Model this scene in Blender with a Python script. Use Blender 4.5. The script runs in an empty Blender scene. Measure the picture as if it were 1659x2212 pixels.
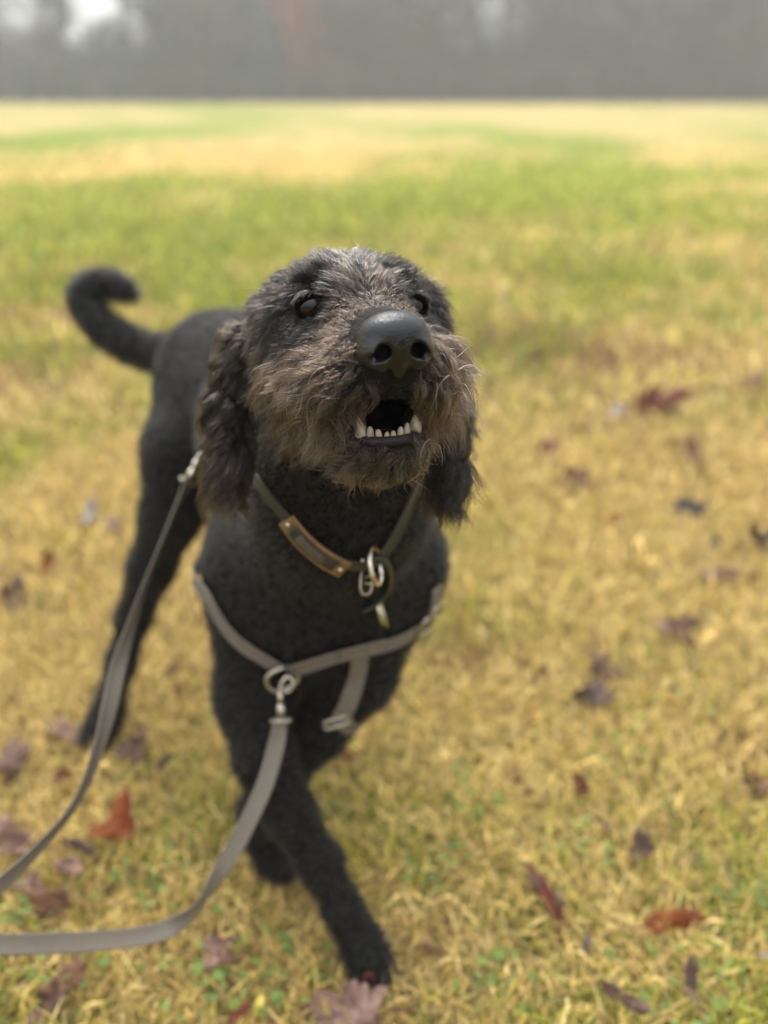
import bpy, math, random
import numpy as np

rng = np.random.default_rng(7)
random.seed(7)
scene = bpy.context.scene
C = scene.collection

# ------------------------------------------------------------------ camera, light, exposure
CAM_H = 0.92
PITCH = math.radians(26.8)
FPX = 850.0                                   # focal length in pixels of the 1024 px tall frame
cam_d = bpy.data.cameras.new('camera')
cam = bpy.data.objects.new('camera', cam_d)
C.objects.link(cam)
cam.location = (0, 0, CAM_H)
cam.rotation_euler = (math.pi / 2 - PITCH, 0, 0)
cam_d.sensor_fit = 'VERTICAL'
cam_d.sensor_height = 36.0
cam_d.lens = 36.0 * FPX / 1024.0
cam_d.clip_start = 0.02
cam_d.clip_end = 2000
cam_d.dof.use_dof = True
cam_d.dof.focus_distance = 0.585
cam_d.dof.aperture_fstop = 2.35
scene.camera = cam

world = bpy.data.worlds.new('World')
scene.world = world
world.use_nodes = True
wn = world.node_tree
bg = wn.nodes['Background']
sky = wn.nodes.new('ShaderNodeTexSky')
sky.sky_type = 'NISHITA'
sky.sun_disc = False
SUN_EL, SUN_ROT = math.radians(50), math.radians(-15)
sky.sun_elevation = SUN_EL
sky.sun_rotation = SUN_ROT
sky.dust_density = 4.0
sky.air_density = 1.0
hs = wn.nodes.new('ShaderNodeHueSaturation')
hs.inputs['Saturation'].default_value = 0.22    # grey, overcast sky
wn.links.new(sky.outputs[0], hs.inputs['Color'])
# standard overcast sky: three times brighter overhead than at the horizon
tcw = wn.nodes.new('ShaderNodeTexCoord')
sx = wn.nodes.new('ShaderNodeSeparateXYZ')
wn.links.new(tcw.outputs['Generated'], sx.inputs[0])
ov = wn.nodes.new('ShaderNodeMapRange')
ov.inputs['From Min'].default_value = 0.0
ov.inputs['From Max'].default_value = 1.0
ov.inputs['To Min'].default_value = 0.17
ov.inputs['To Max'].default_value = 1.5
wn.links.new(sx.outputs['Z'], ov.inputs['Value'])
# cloud layer evens the clear sky out to one pale grey
cl = wn.nodes.new('ShaderNodeMix'); cl.data_type = 'RGBA'
cl.inputs['Factor'].default_value = 0.75
cl.inputs['B'].default_value = (7.6, 7.9, 8.3, 1)
wn.links.new(hs.outputs[0], cl.inputs['A'])
vs = wn.nodes.new('ShaderNodeVectorMath'); vs.operation = 'SCALE'
wn.links.new(cl.outputs['Result'], vs.inputs[0])
wn.links.new(ov.outputs[0], vs.inputs['Scale'])
wn.links.new(vs.outputs[0], bg.inputs['Color'])
bg.inputs['Strength'].default_value = 0.15

sun_d = bpy.data.lights.new('sun', 'SUN')
sun_d.energy = 1.5
sun_d.angle = math.radians(26)
sun_d.color = (1.0, 0.97, 0.92)
sun = bpy.data.objects.new('sun', sun_d)
C.objects.link(sun)
sun.rotation_euler = (-(math.radians(90) - SUN_EL), 0, -SUN_ROT)      # from high behind the dog

scene.view_settings.view_transform = 'Standard'
scene.view_settings.look = 'None'
scene.view_settings.exposure = 1.06
scene.view_settings.gamma = 1.0
scene.view_settings.use_curve_mapping = False
scene.cycles.use_denoising = True
scene.cycles.max_bounces = 8
scene.cycles.volume_bounces = 2
scene.cycles.transparent_max_bounces = 8

# ------------------------------------------------------------------ helpers
KD = 1024.0 / 2212.0
FD = FPX / KD
CU, CV = 829.5, 1106.0
CP, SP = math.cos(PITCH), math.sin(PITCH)
CAMP = np.array([0, 0, CAM_H])
FWD = np.array([0, CP, -SP])
UPV = np.array([0, SP, CP])
RGT = np.array([1.0, 0, 0])

def ray(u, v):
    return FWD + RGT * (u - CU) / FD - UPV * (v - CV) / FD

def at(u, v, d):
    """point of the place seen in direction (u, v) at depth d in front of the camera"""
    return CAMP + d * ray(u, v)

def on_ground(u, v, z=0.0):
    r = ray(u, v)
    return CAMP + r * ((z - CAM_H) / r[2])

def to_uv(p):
    q = np.asarray(p) - CAMP
    d = q @ FWD
    return CU + FD * (q @ RGT) / d, CV - FD * (q @ UPV) / d, d

def nrm(v):
    v = np.asarray(v, float)
    return v / np.maximum(np.linalg.norm(v, axis=-1, keepdims=True), 1e-9)

def _hash(ix, iy, iz, seed):
    h = (ix * 374761393 + iy * 668265263 + iz * 2147483647 + seed * 974634777) & 0xFFFFFFFF
    h = ((h ^ (h >> 13)) * 1274126177) & 0xFFFFFFFF
    h = ((h ^ (h >> 16)) * 2246822519) & 0xFFFFFFFF
    return ((h ^ (h >> 15)) & 0xFFFF) / 65535.0

def noise3(p, scale=1.0, seed=0):
    """value noise in -1..1 at points (N,3)"""
    p = np.asarray(p, float) * scale
    i = np.floor(p).astype(np.int64)
    f = p - i
    f = f * f * (3 - 2 * f)
    out = 0
    for dx in (0, 1):
        wx = f[:, 0] if dx else 1 - f[:, 0]
        for dy in (0, 1):
            wy = f[:, 1] if dy else 1 - f[:, 1]
            for dz in (0, 1):
                wz = f[:, 2] if dz else 1 - f[:, 2]
                out = out + wx * wy * wz * _hash(i[:, 0] + dx, i[:, 1] + dy, i[:, 2] + dz, seed)
    return out * 2 - 1

def vnoise(p, scale, seed):
    return np.stack([noise3(p, scale, seed + k * 17) for k in range(3)], 1)

def mat(name, color, rough=0.6, spec=0.5, metal=0.0, attr=None, bump=None, mottling=None, coat=0.0, sheen=0.0, sss=0.0):
    m = bpy.data.materials.new(name)
    m.use_nodes = True
    nt = m.node_tree
    b = nt.nodes['Principled BSDF']
    b.inputs['Base Color'].default_value = (*color, 1)
    b.inputs['Roughness'].default_value = rough
    b.inputs['Specular IOR Level'].default_value = spec
    b.inputs['Metallic'].default_value = metal
    b.inputs['Coat Weight'].default_value = coat
    b.inputs['Coat Roughness'].default_value = 0.05
    if sheen:
        b.inputs['Sheen Weight'].default_value = sheen
        b.inputs['Sheen Roughness'].default_value = 0.4
    if sss:
        b.inputs['Subsurface Weight'].default_value = sss
        b.inputs['Subsurface Scale'].default_value = 0.004
    src = None
    if attr:
        a = nt.nodes.new('ShaderNodeAttribute')
        a.attribute_name = attr
        src = a.outputs['Color']
    tc = nt.nodes.new('ShaderNodeTexCoord')
    if mottling:
        sc, c2, lo, hi = mottling
        n = nt.nodes.new('ShaderNodeTexNoise')
        n.inputs['Scale'].default_value = sc
        n.inputs['Detail'].default_value = 6
        nt.links.new(tc.outputs['Object'], n.inputs['Vector'])
        r = nt.nodes.new('ShaderNodeMapRange')
        r.inputs['From Min'].default_value = lo
        r.inputs['From Max'].default_value = hi
        nt.links.new(n.outputs['Fac'], r.inputs['Value'])
        mx = nt.nodes.new('ShaderNodeMix')
        mx.data_type = 'RGBA'
        nt.links.new(r.outputs[0], mx.inputs['Factor'])
        if src:
            nt.links.new(src, mx.inputs['A'])
        else:
            mx.inputs['A'].default_value = (*color, 1)
        mx.inputs['B'].default_value = (*c2, 1)
        src = mx.outputs['Result']
    if src:
        nt.links.new(src, b.inputs['Base Color'])
    if bump:
        kind, sc, dist, strength = bump
        n = nt.nodes.new('ShaderNodeTexVoronoi' if kind == 'voronoi' else 'ShaderNodeTexNoise')
        n.inputs['Scale'].default_value = sc
        nt.links.new(tc.outputs['Object'], n.inputs['Vector'])
        bp = nt.nodes.new('ShaderNodeBump')
        bp.inputs['Distance'].default_value = dist
        bp.inputs['Strength'].default_value = strength
        nt.links.new(n.outputs[0], bp.inputs['Height'])
        nt.links.new(bp.outputs[0], b.inputs['Normal'])
    return m

def mesh_obj(name, verts, faces, material=None, parent=None, smooth=True, cols=None):
    me = bpy.data.meshes.new(name)
    verts = np.asarray(verts, float)
    if isinstance(faces, np.ndarray):
        nf, k = faces.shape
        me.vertices.add(len(verts))
        me.vertices.foreach_set('co', verts.astype(np.float32).ravel())
        me.loops.add(nf * k)
        me.loops.foreach_set('vertex_index', faces.astype(np.int32).ravel())
        me.polygons.add(nf)
        me.polygons.foreach_set('loop_start', np.arange(0, nf * k, k, dtype=np.int32))
        me.polygons.foreach_set('loop_total', np.full(nf, k, np.int32))
        me.update(calc_edges=True)
    else:
        me.from_pydata([tuple(v) for v in verts], [], faces)
    me.polygons.foreach_set('use_smooth', np.full(len(me.polygons), smooth))
    if cols is not None:
        a = me.attributes.new('Col', 'FLOAT_COLOR', 'POINT')
        c4 = np.ones((len(verts), 4), np.float32)
        c4[:, :3] = cols
        a.data.foreach_set('color', c4.ravel())
    me.update()
    o = bpy.data.objects.new(name, me)
    if material:
        me.materials.append(material)
    C.objects.link(o)
    if parent:
        o.parent = parent
        o.matrix_parent_inverse = parent_inv(parent)
    return o

def parent_inv(p):
    from mathutils import Matrix
    def world_of(q):
        b = Matrix.LocRotScale(q.location, q.rotation_euler, q.scale)
        return b if q.parent is None else world_of(q.parent) @ q.matrix_parent_inverse @ b
    return world_of(p).inverted()

def empty(name, loc, label, cat, group=None):
    o = bpy.data.objects.new(name, None)
    o.empty_display_size = 0.05
    C.objects.link(o)
    o.location = loc
    return tag(o, label, cat, group)

def tag(o, label=None, cat=None, group=None, kind=None):
    if label: o['label'] = label
    if cat: o['category'] = cat
    if group: o['group'] = group
    if kind: o['kind'] = kind
    return o

def catmull(pts, n):
    pts = np.asarray(pts, float)
    P = np.vstack([2 * pts[0] - pts[1], pts, 2 * pts[-1] - pts[-2]])
    m = len(pts) - 1
    t = np.linspace(0, m, n)
    i = np.minimum(t.astype(int), m - 1)
    f = (t - i)[:, None]
    a, b, c, d = P[i], P[i + 1], P[i + 2], P[i + 3]
    return 0.5 * ((2 * b) + (-a + c) * f + (2 * a - 5 * b + 4 * c - d) * f ** 2 + (-a + 3 * b - 3 * c + d) * f ** 3)

def tube_geo(pts, rad, sides=8, closed=False):
    pts = np.asarray(pts, float)
    n = len(pts)
    rad = np.broadcast_to(np.asarray(rad, float), (n,))
    if closed:
        tan = nrm(np.roll(pts, -1, 0) - np.roll(pts, 1, 0))
    else:
        tan = nrm(np.gradient(pts, axis=0))
    ref = np.array([0, 0, 1.0]) if abs(tan[:, 2]).mean() < 0.8 else np.array([1.0, 0, 0])
    e1 = nrm(np.cross(tan, ref))
    e2 = np.cross(tan, e1)
    ang = np.linspace(0, 2 * np.pi, sides, endpoint=False)
    V = pts[:, None] + rad[:, None, None] * (np.cos(ang)[None, :, None] * e1[:, None] + np.sin(ang)[None, :, None] * e2[:, None])
    V = V.reshape(-1, 3)
    F = []
    for i in range(n if closed else n - 1):
        j = (i + 1) % n
        for k in range(sides):
            l = (k + 1) % sides
            F.append((i * sides + k, i * sides + l, j * sides + l, j * sides + k))
    if not closed:
        F.append(tuple(range(sides))[::-1])
        F.append(tuple((n - 1) * sides + k for k in range(sides)))
    return V, F

def join_geo(gs):
    V, F, o = [], [], 0
    for v, f in gs:
        V.append(v)
        F += [tuple(i + o for i in q) for q in f]
        o += len(v)
    return np.vstack(V), F

def ribbon_geo(pts, side, width, thick=0.002):
    """a strap: centre points, unit side vectors, width, thickness"""
    pts = np.asarray(pts, float)
    n = len(pts)
    tan = nrm(np.gradient(pts, axis=0))
    side = nrm(side - (side * tan).sum(1, keepdims=True) * tan)
    nor = np.cross(tan, side)
    w = np.broadcast_to(np.asarray(width, float), (n,))[:, None] / 2
    prof = [(-1, .5), (-.85, 1), (-.8, .8), (.8, .8), (.85, 1), (1, .5), (1, -.5), (.85, -1), (.8, -.8), (-.8, -.8), (-.85, -1), (-1, -.5)]
    k = len(prof)
    V = np.stack([pts + side * w * a + nor * thick * 0.5 * b for a, b in prof], 1).reshape(-1, 3)
    F = []
    for i in range(n - 1):
        for j in range(k):
            l = (j + 1) % k
            F.append((i * k + j, (i + 1) * k + j, (i + 1) * k + l, i * k + l))
    F.append(tuple(range(k)))
    F.append(tuple((n - 1) * k + j for j in range(k))[::-1])
    return V, F

# ------------------------------------------------------------------ the field: greenness shared by soil and blades
GREEN = []       # (u, v, half width u, half height v, amount)
for g in ((400, 262, 170, 22, .7), (90, 305, 190, 30, .8), (1180, 400, 420, 75, .75), (1290, 340, 120, 50, .4), (130, 440, 240, 70, .6),
          (430, 380, 160, 36, .5), (850, 270, 220, 20, .5), (1400, 470, 260, 60, .25), (700, 480, 300, 70, .35), (560, 600, 500, 90, .12),
          (1100, 620, 420, 110, .14), (330, 540, 200, 70, .25), (1500, 640, 220, 70, .2),
          (480, 330, 240, 40, -.9), (730, 310, 160, 45, -.8), (1560, 320, 200, 50, -.8), (880, 240, 160, 22, -.8), (1200, 240, 300, 18, -.7),
          (180, 268, 180, 20, -.7), (950, 470, 220, 35, -.5), (1420, 400, 130, 30, -.3), (1450, 250, 300, 20, -.5),
          (60, 760, 200, 120, -.3), (1300, 770, 200, 60, -.3)):
    c = on_ground(g[0], g[1])
    ex = on_ground(g[0] + g[2], g[1])[0] - c[0]
    y1, y0 = on_ground(g[0], max(g[1] - g[3], 196))[1], on_ground(g[0], g[1] + g[3])[1]
    GREEN.append((c[0], (y0 + y1) / 2, ex, (y1 - y0) / 2, g[4]))

def greenness(x, y):
    p = np.stack([x, y, np.zeros_like(x)], 1)
    g = 0.46 + 0.40 * noise3(p, 0.55, 3) + 0.40 * noise3(p, 1.9, 5) + 0.28 * noise3(p, 6.0, 9)
    g = g + 0.03 * np.exp(-(y / 7.0) ** 2)
    wf = np.clip((y - 4) / 5, 0, 1)
    g = g + wf * (.45 * noise3(p * [.22, .5, 1], 1.0, 61) + .40 * noise3(p * [.5, .9, 1], 1.0, 63) - .10)
    for cx, cy, rx, ry, a in GREEN:
        g = g + (1.0 if a > 0 else .62) * a * np.exp(-((x - cx) / rx) ** 2 - ((y - cy) / ry) ** 2)
    return np.clip(g, 0, 1)

RUSSET = []
for u_, v_, du_, dv_, am_ in ((1150, 745, 190, 45, .8), (1270, 790, 120, 30, .6), (985, 1420, 90, 40, .6), (60, 800, 110, 50, .5), (30, 690, 160, 30, .5), (1420, 1000, 100, 60, .3), (900, 690, 120, 25, .3), (1600, 1650, 60, 60, .4), (200, 1900, 160, 90, .3)):
    c = on_ground(u_, v_)
    RUSSET.append((c[0], c[1], on_ground(u_ + du_, v_)[0] - c[0], (on_ground(u_, v_ - dv_)[1] - on_ground(u_, v_ + dv_)[1]) / 2, am_))

def russetness(x, y):
    p = np.stack([x, y, 0 * x], 1)
    b = .5 * np.clip(noise3(p, 2.6, 71) + .5 * noise3(p, 7, 73) - .35, 0, 1)
    for cx, cy, rx, ry, am in RUSSET:
        b = b + am * np.exp(-((x - cx) / rx) ** 2 - ((y - cy) / ry) ** 2)
    return np.clip(b, 0, .85)

def graded(a, b, n, p=3.0):
    t = np.linspace(-1, 1, n)
    return a + (b - a) * 0.5 * (1 + np.sign(t) * np.abs(t) ** p)

gx = graded(-150, 150, 241)
gy = np.concatenate([np.linspace(-14, -1, 14), np.linspace(-.9, 6, 90), 6 + 184 * np.linspace(0.006, 1, 130) ** 1.9])
X, Y = np.meshgrid(gx, gy)
Z = 0.012 * noise3(np.stack([X.ravel(), Y.ravel(), 0 * X.ravel()], 1), 2.0, 31).reshape(X.shape) - 0.006
Z[np.abs(X) > 8] = 0
ny, nx = X.shape
idx = np.arange(nx * ny).reshape(ny, nx)
quads = np.stack([idx[:-1, :-1], idx[:-1, 1:], idx[1:, 1:], idx[1:, :-1]], -1).reshape(-1, 4)
gr = greenness(X.ravel(), Y.ravel())
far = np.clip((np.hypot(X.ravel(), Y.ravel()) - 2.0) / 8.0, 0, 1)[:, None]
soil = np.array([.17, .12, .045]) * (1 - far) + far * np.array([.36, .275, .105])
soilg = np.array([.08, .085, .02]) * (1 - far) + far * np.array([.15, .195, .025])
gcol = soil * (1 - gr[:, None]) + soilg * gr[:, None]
ground_m = mat('lawn_soil', (.3, .2, .1), rough=0.95, spec=0.1, attr='Col', mottling=None, bump=('noise', 60, 0.02, 0.6))
nt = ground_m.node_tree
b_ = nt.nodes['Principled BSDF']
att = [n for n in nt.nodes if n.type == 'ATTRIBUTE'][0]
geo = nt.nodes.new('ShaderNodeNewGeometry')
nz = nt.nodes.new('ShaderNodeTexNoise')
nz.inputs['Scale'].default_value = 9.0
nz.inputs['Detail'].default_value = 8
nz.inputs['Roughness'].default_value = 0.7
nt.links.new(geo.outputs['Position'], nz.inputs['Vector'])
mr = nt.nodes.new('ShaderNodeMapRange')
mr.inputs['From Min'].default_value = 0.3
mr.inputs['From Max'].default_value = 0.7
mr.inputs['To Min'].default_value = 0.55
mr.inputs['To Max'].default_value = 1.4
nt.links.new(nz.outputs['Fac'], mr.inputs['Value'])
vm = nt.nodes.new('ShaderNodeVectorMath')
vm.operation = 'SCALE'
nt.links.new(att.outputs['Color'], vm.inputs[0])
nt.links.new(mr.outputs[0], vm.inputs['Scale'])
nt.links.new(vm.outputs[0], b_.inputs['Base Color'])
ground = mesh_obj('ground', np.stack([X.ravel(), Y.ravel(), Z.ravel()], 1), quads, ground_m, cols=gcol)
tag(ground, 'wide mown field of dormant tan grass with green patches', None, kind='structure')

# ------------------------------------------------------------------ grass blades
def blades(x, y, length, width, gshift=0.0, flat=0.6):
    n = len(x)
    g = np.clip(greenness(x, y) + rng.normal(0, .16, n) + gshift, 0, 1)
    az = rng.uniform(0, 2 * np.pi, n)
    d = np.stack([np.cos(az), np.sin(az), np.zeros(n)], 1)
    az2 = az + rng.normal(0, .9, n)
    d2 = np.stack([np.cos(az2), np.sin(az2), np.zeros(n)], 1)
    lean = np.clip(rng.normal(flat, .3, n), 0.02, 1.25)[:, None] * 1.1
    root = np.stack([x, y, rng.uniform(-.004, .004, n)], 1)
    L = length[:, None]
    up = np.array([0, 0, 1.0])
    p1 = root + L * .5 * (np.cos(lean) * up + np.sin(lean) * d)
    straight = rng.uniform(0, 1, n) < .55
    az2 = np.where(straight, az + rng.normal(0, .2, n), az2)
    d2 = np.stack([np.cos(az2), np.sin(az2), np.zeros(n)], 1)
    droop = lean + np.where(straight, rng.uniform(-.05, .35, n), rng.uniform(.2, 1.3, n))[:, None]
    p2 = p1 + L * .5 * (np.cos(droop) * up + np.sin(droop) * d2)
    p2[:, 2] = np.maximum(p2[:, 2], 0.003)
    side = np.stack([-np.sin(az), np.cos(az), rng.normal(0, .3, n)], 1)
    w = width[:, None] * .5
    V = np.stack([root - side * w, root + side * w, p1 - side * w * .85, p1 + side * w * .85, p2], 1).reshape(-1, 3)
    b = np.arange(n)[:, None] * 5
    T = np.concatenate([b + [0, 1, 3], b + [0, 3, 2], b + [2, 3, 4]], 0)
    tan = np.array([.60, .425, .13]); straw = np.array([.76, .58, .23]); brown = np.array([.36, .245, .10])
    green = np.array([.15, .22, .025]); yel = np.array([.42, .40, .06])
    r = rng.uniform(0, 1, n)
    dry = np.where((r < .5)[:, None], tan, np.where((r < .8)[:, None], straw, brown))
    gg = np.where((rng.uniform(0, 1, n) < .5)[:, None], green, yel)
    rus = rng.uniform(0, 1, n) < russetness(x, y)
    dry = np.where(rus[:, None], np.where((rng.uniform(0, 1, n) < .6)[:, None], [.33, .175, .065], [.20, .115, .05]), dry)
    isg = (~rus | (rng.uniform(0, 1, n) < .35)) & (rng.uniform(0, 1, n) < (g * 1.2 - .02))
    col = np.where(isg[:, None], gg, dry) * np.exp(rng.normal(-.04, .28, n))[:, None]
    col = col * (1 + .32 * np.clip((y - 2.5) / 7, 0, 1))[:, None] * np.where(isg[:, None], [1.08, 1.0, .95], 1)   # colour brightened with distance, offsetting shade between blades to match bare far ground
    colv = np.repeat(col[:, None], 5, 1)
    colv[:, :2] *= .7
    return V, T, colv.reshape(-1, 3)

grass_m = mat('grass_blade', (.4, .3, .1), rough=0.6, spec=0.3, attr='Col')
_b = grass_m.node_tree.nodes['Principled BSDF']
_tr = grass_m.node_tree.nodes.new('ShaderNodeBsdfTranslucent')
_mx = grass_m.node_tree.nodes.new('ShaderNodeMixShader')
_mx.inputs[0].default_value = 0.25
_at = [n for n in grass_m.node_tree.nodes if n.type == 'ATTRIBUTE'][0]
_out = grass_m.node_tree.nodes['Material Output']
grass_m.node_tree.links.new(_at.outputs['Color'], _tr.inputs['Color'])
grass_m.node_tree.links.new(_b.outputs[0], _mx.inputs[1])
grass_m.node_tree.links.new(_tr.outputs[0], _mx.inputs[2])
grass_m.node_tree.links.new(_mx.outputs[0], _out.inputs['Surface'])

GV, GT, GC, off = [], [], [], 0
for (n, y0, y1, wx0, wx1, l0, l1, w0, w1, fl) in ((190000, .12, 2.5, 1.1, 2.0, .024, .060, .0014, .0036, .75),
                                              (100000, 1.3, 8.5, 2.2, 7.5, .04, .08, .004, .008, .7),
                                              (75000, 2.6, 20, 3.6, 15, .05, .09, .009, .018, .6)):
    q = rng.uniform(0, 1, n)
    y = y0 + (y1 - y0) * (q if y1 < 3 else rng.beta(1.7, 3.2, n))
    if y1 < 3:                                    # thin out gradually at the far end
        y = np.where((y > 1.9) & (rng.uniform(0, 1, n) < (y - 1.9) / .7), rng.uniform(.12, 1.9, n), y)
    x = rng.uniform(-1, 1, n) * (wx0 + (wx1 - wx0) * (y - y0) / (y1 - y0))
    V, T, cc = blades(x, y, rng.uniform(l0, l1, n), rng.uniform(w0, w1, n), flat=fl)
    GV.append(V); GT.append(T + off); GC.append(cc); off += len(V)
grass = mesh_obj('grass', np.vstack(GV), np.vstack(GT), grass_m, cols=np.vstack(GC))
tag(grass, 'tangled straw coloured winter grass flecked with green blades', None, kind='stuff')

# small broad-leaved weeds
WEED = [(1450, 2120, .07), (1540, 2180, .07), (20, 2085, .07), (150, 2140, .06), (560, 2065, .06), (1390, 1490, .09), (1100, 2150, .05), (950, 1890, .05),
        (1600, 1960, .06), (420, 2140, .06), (330, 1930, .05), (640, 2140, .05), (1020, 1730, .05), (1250, 1860, .05), (90, 1970, .05), (1330, 1640, .06), (540, 2190, .05)]
V, T, cc, o = [], [], [], 0
for (u, v, s) in WEED:
    c = on_ground(u, v)
    for k in range(22):
        q = c + np.array([rng.normal(0, s * .55), rng.normal(0, s * .55), rng.uniform(.012, .032)])
        r = rng.uniform(.003, .0065)
        a0 = rng.uniform(0, 6.28)
        tilt = rng.normal(0, .35, 2)
        m = 7
        ang = a0 + np.arange(m) * 2 * np.pi / m
        ring = np.stack([np.cos(ang) * r * np.where(np.arange(m) == 0, 1.25, 1), np.sin(ang) * r, np.zeros(m)], 1)
        ring[:, 2] = ring[:, 0] * tilt[0] + ring[:, 1] * tilt[1] + .15 * r
        V.append(np.vstack([q, q + ring]))
        T.append(np.array([[0, 1 + j, 1 + (j + 1) % m] for j in range(m)]) + o)
        col = np.array([.125, .20, .045]) * rng.uniform(.6, 1.35) + rng.uniform(0, .06) * np.array([1, .8, .1])
        cc.append(np.repeat(col[None], m + 1, 0))
        o += m + 1
weeds = mesh_obj('clover', np.vstack(V), np.vstack(T), grass_m, cols=np.vstack(cc))
tag(weeds, 'low green clover and broad leaved weeds among the grass', None, kind='stuff')

# ------------------------------------------------------------------ trees in the fog
bark_m = mat('tree_bark', (.055, .045, .038), rough=.9, spec=.2, mottling=(3, (.11, .10, .085), .4, .7))
def leafm(name, c, c2):
    return mat(name, c, rough=.8, spec=.2, mottling=(1.2, c2, .35, .65))
leaf_brown = leafm('brown_foliage', (.075, .055, .035), (.11, .085, .05))
leaf_grey = leafm('grey_twigs', (.055, .05, .042), (.085, .075, .06))
leaf_dark = leafm('evergreen_foliage', (.025, .04, .026), (.05, .065, .04))
leaf_red = leafm('red_foliage', (.24, .06, .04), (.30, .12, .07))

def tree_mesh(seed, H, kind):
    r = np.random.default_rng(seed)
    gs = []
    n = 9
    z = np.linspace(0, 1, n)
    wob = np.cumsum(r.normal(0, .05, (n, 2)), 0) * H * .08
    wob[0] = 0
    trunk = np.stack([wob[:, 0], wob[:, 1], z * H * .9 - .05], 1)
    gs.append(tube_geo(trunk, H * .017 * (1 - .8 * z) + .02 + .06 * np.exp(-z * 18), 8))
    tips = []
    conifer = kind == 'evergreen'
    for k in range(34):
        t = r.uniform(.08 if conifer else .12, .97)
        base = np.array([np.interp(t, z, trunk[:, j]) for j in range(3)])
        az = r.uniform(0, 6.283)
        L = H * ((.30 * (1.03 - t)) if conifer else .30 * (1 - .55 * t) * r.uniform(.6, 1.1))
        el = r.uniform(-.3, .1) if conifer else r.uniform(.3, .95)
        d = np.array([math.cos(az) * math.cos(el), math.sin(az) * math.cos(el), math.sin(el)])
        m = 5
        s = np.linspace(0, 1, m)[:, None]
        pts = base + d * L * s + np.cumsum(r.normal(0, .04 * L, (m, 3)), 0) * s + np.array([0, 0, (-.1 if conifer else .12) * L]) * s ** 2
        gs.append(tube_geo(pts, (.03 + .008 * H * (1 - t)) * (1 - .85 * s[:, 0]) * .6 + .006, 5))
        for q in range(3 if not conifer else 0):
            b0 = pts[1 + q]
            d2 = nrm(d + r.normal(0, .6, 3) + np.array([0, 0, .3]))
            p2 = b0 + d2 * L * .5 * np.linspace(0, 1, 3)[:, None]
            gs.append(tube_geo(p2, np.array([.018, .012, .005]), 4))
            tips.append((p2[-1], L * .18)); tips.append((p2[1], L * .15))
        for q in range(1, m):
            tips.append((pts[q], L * (.17 if conifer else .15)))
    tv, tf = join_geo(gs)
    cnt = {'evergreen': 15, 'grey': 9, 'brown': 13, 'red': 14}[kind]
    size = .055 if kind != 'grey' else .04
    N = cnt * len(tips)
    cen = np.repeat(np.array([t[0] for t in tips]), cnt, 0)
    sp = np.repeat(np.array([t[1] for t in tips]), cnt)[:, None]
    p = cen + r.normal(0, 1, (N, 3)) * (sp * .8 + .05)
    p[:, 2] = np.maximum(p[:, 2], .1)
    a = nrm(r.normal(0, 1, (N, 3))); b = nrm(np.cross(a, r.normal(0, 1, (N, 3))))
    s = (size * r.uniform(1.2, 3.2, N))[:, None]
    LV = np.stack([p - a * s, p + b * s * .6, p + a * s, p - b * s * .6], 1).reshape(-1, 3)
    LF = np.arange(N * 4).reshape(-1, 4)
    return tv, tf, LV, LF

GROVE = 'trees standing in the fog behind the field'
KIND = {'grey': ('bare_tree', 'bare grey leafless tree fading into fog behind field', leaf_grey, 'twigs', [(11, 11.5), (12, 9.5), (13, 13)]),
        'brown': ('broadleaf_tree', 'thin brown leafed tree fading into fog behind field', leaf_brown, 'crown', [(21, 9.5), (22, 11)]),
        'evergreen': ('evergreen_tree', 'dark green evergreen tree fading into fog behind field', leaf_dark, 'crown', [(31, 10.5), (32, 8.5)]),
        'red': ('maple_tree', 'tree with faded red autumn leaves standing in foggy treeline', leaf_red, 'crown', [(41, 8)])}
protos = {}
for kd, (nm, lab, lm, cn, seeds) in KIND.items():
    for sd, H in seeds:
        tv, tf, lv, lf = tree_mesh(sd, H, kd)
        tm = bpy.data.meshes.new('trunk'); tm.from_pydata([tuple(q) for q in tv], [], tf); tm.materials.append(bark_m)
        tm.polygons.foreach_set('use_smooth', np.full(len(tm.polygons), True))
        cm = bpy.data.meshes.new(cn); cm.from_pydata([tuple(q) for q in lv], [], [tuple(int(i) for i in q) for q in lf]); cm.materials.append(lm)
        protos.setdefault(kd, []).append((tm, cm))

def plant_tree(kd, i, x, y, s, rz, label=None, group=True):
    nm, lab, lm, cn, seeds = KIND[kd]
    t = empty(nm, (x, y, 0), label or lab, 'tree', (GROVE if kd != 'red' else None) if group and not label else None)
    t.rotation_euler = (0, 0, rz)
    t.scale = (s, s, s)
    tm, cm = protos[kd][i % len(protos[kd])]
    for n2, me in (('trunk', tm), (cn, cm)):
        o2 = bpy.data.objects.new(n2, me)
        C.objects.link(o2)
        o2.parent = t
    return t

TY = 50.0
def px_x(u, y):
    return (u - CU) / FD * (y * CP + 0.3)
for (u, y, kd, s) in ((30, 54, 'grey', 1), (110, 52, 'grey', .9), (150, 51, 'evergreen', .7), (290, 51, 'evergreen', 1.0), (345, 50, 'evergreen', .85), (400, 53, 'brown', 1),
                      (470, 51, 'brown', .8), (530, 52, 'evergreen', .9), (600, 50, 'evergreen', .75), (720, 52, 'brown', 1), (770, 54, 'grey', 1), (850, 53, 'grey', 1.1), (905, 51, 'brown', .8),
                      (950, 50, 'evergreen', 1.0), (1020, 51, 'evergreen', .9), (1090, 54, 'grey', 1), (1180, 52, 'brown', 1), (1270, 51, 'grey', 1.1), (1330, 52, 'brown', 1),
                      (1410, 50, 'grey', 1), (1470, 52, 'brown', .9), (1540, 51, 'grey', 1.1), (1600, 50, 'brown', 1), (1650, 53, 'grey', .9)):
    plant_tree(kd, rng.integers(0, 9), px_x(u, y), y + rng.uniform(-.6, .6), s, rng.uniform(0, 6.28))
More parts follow.
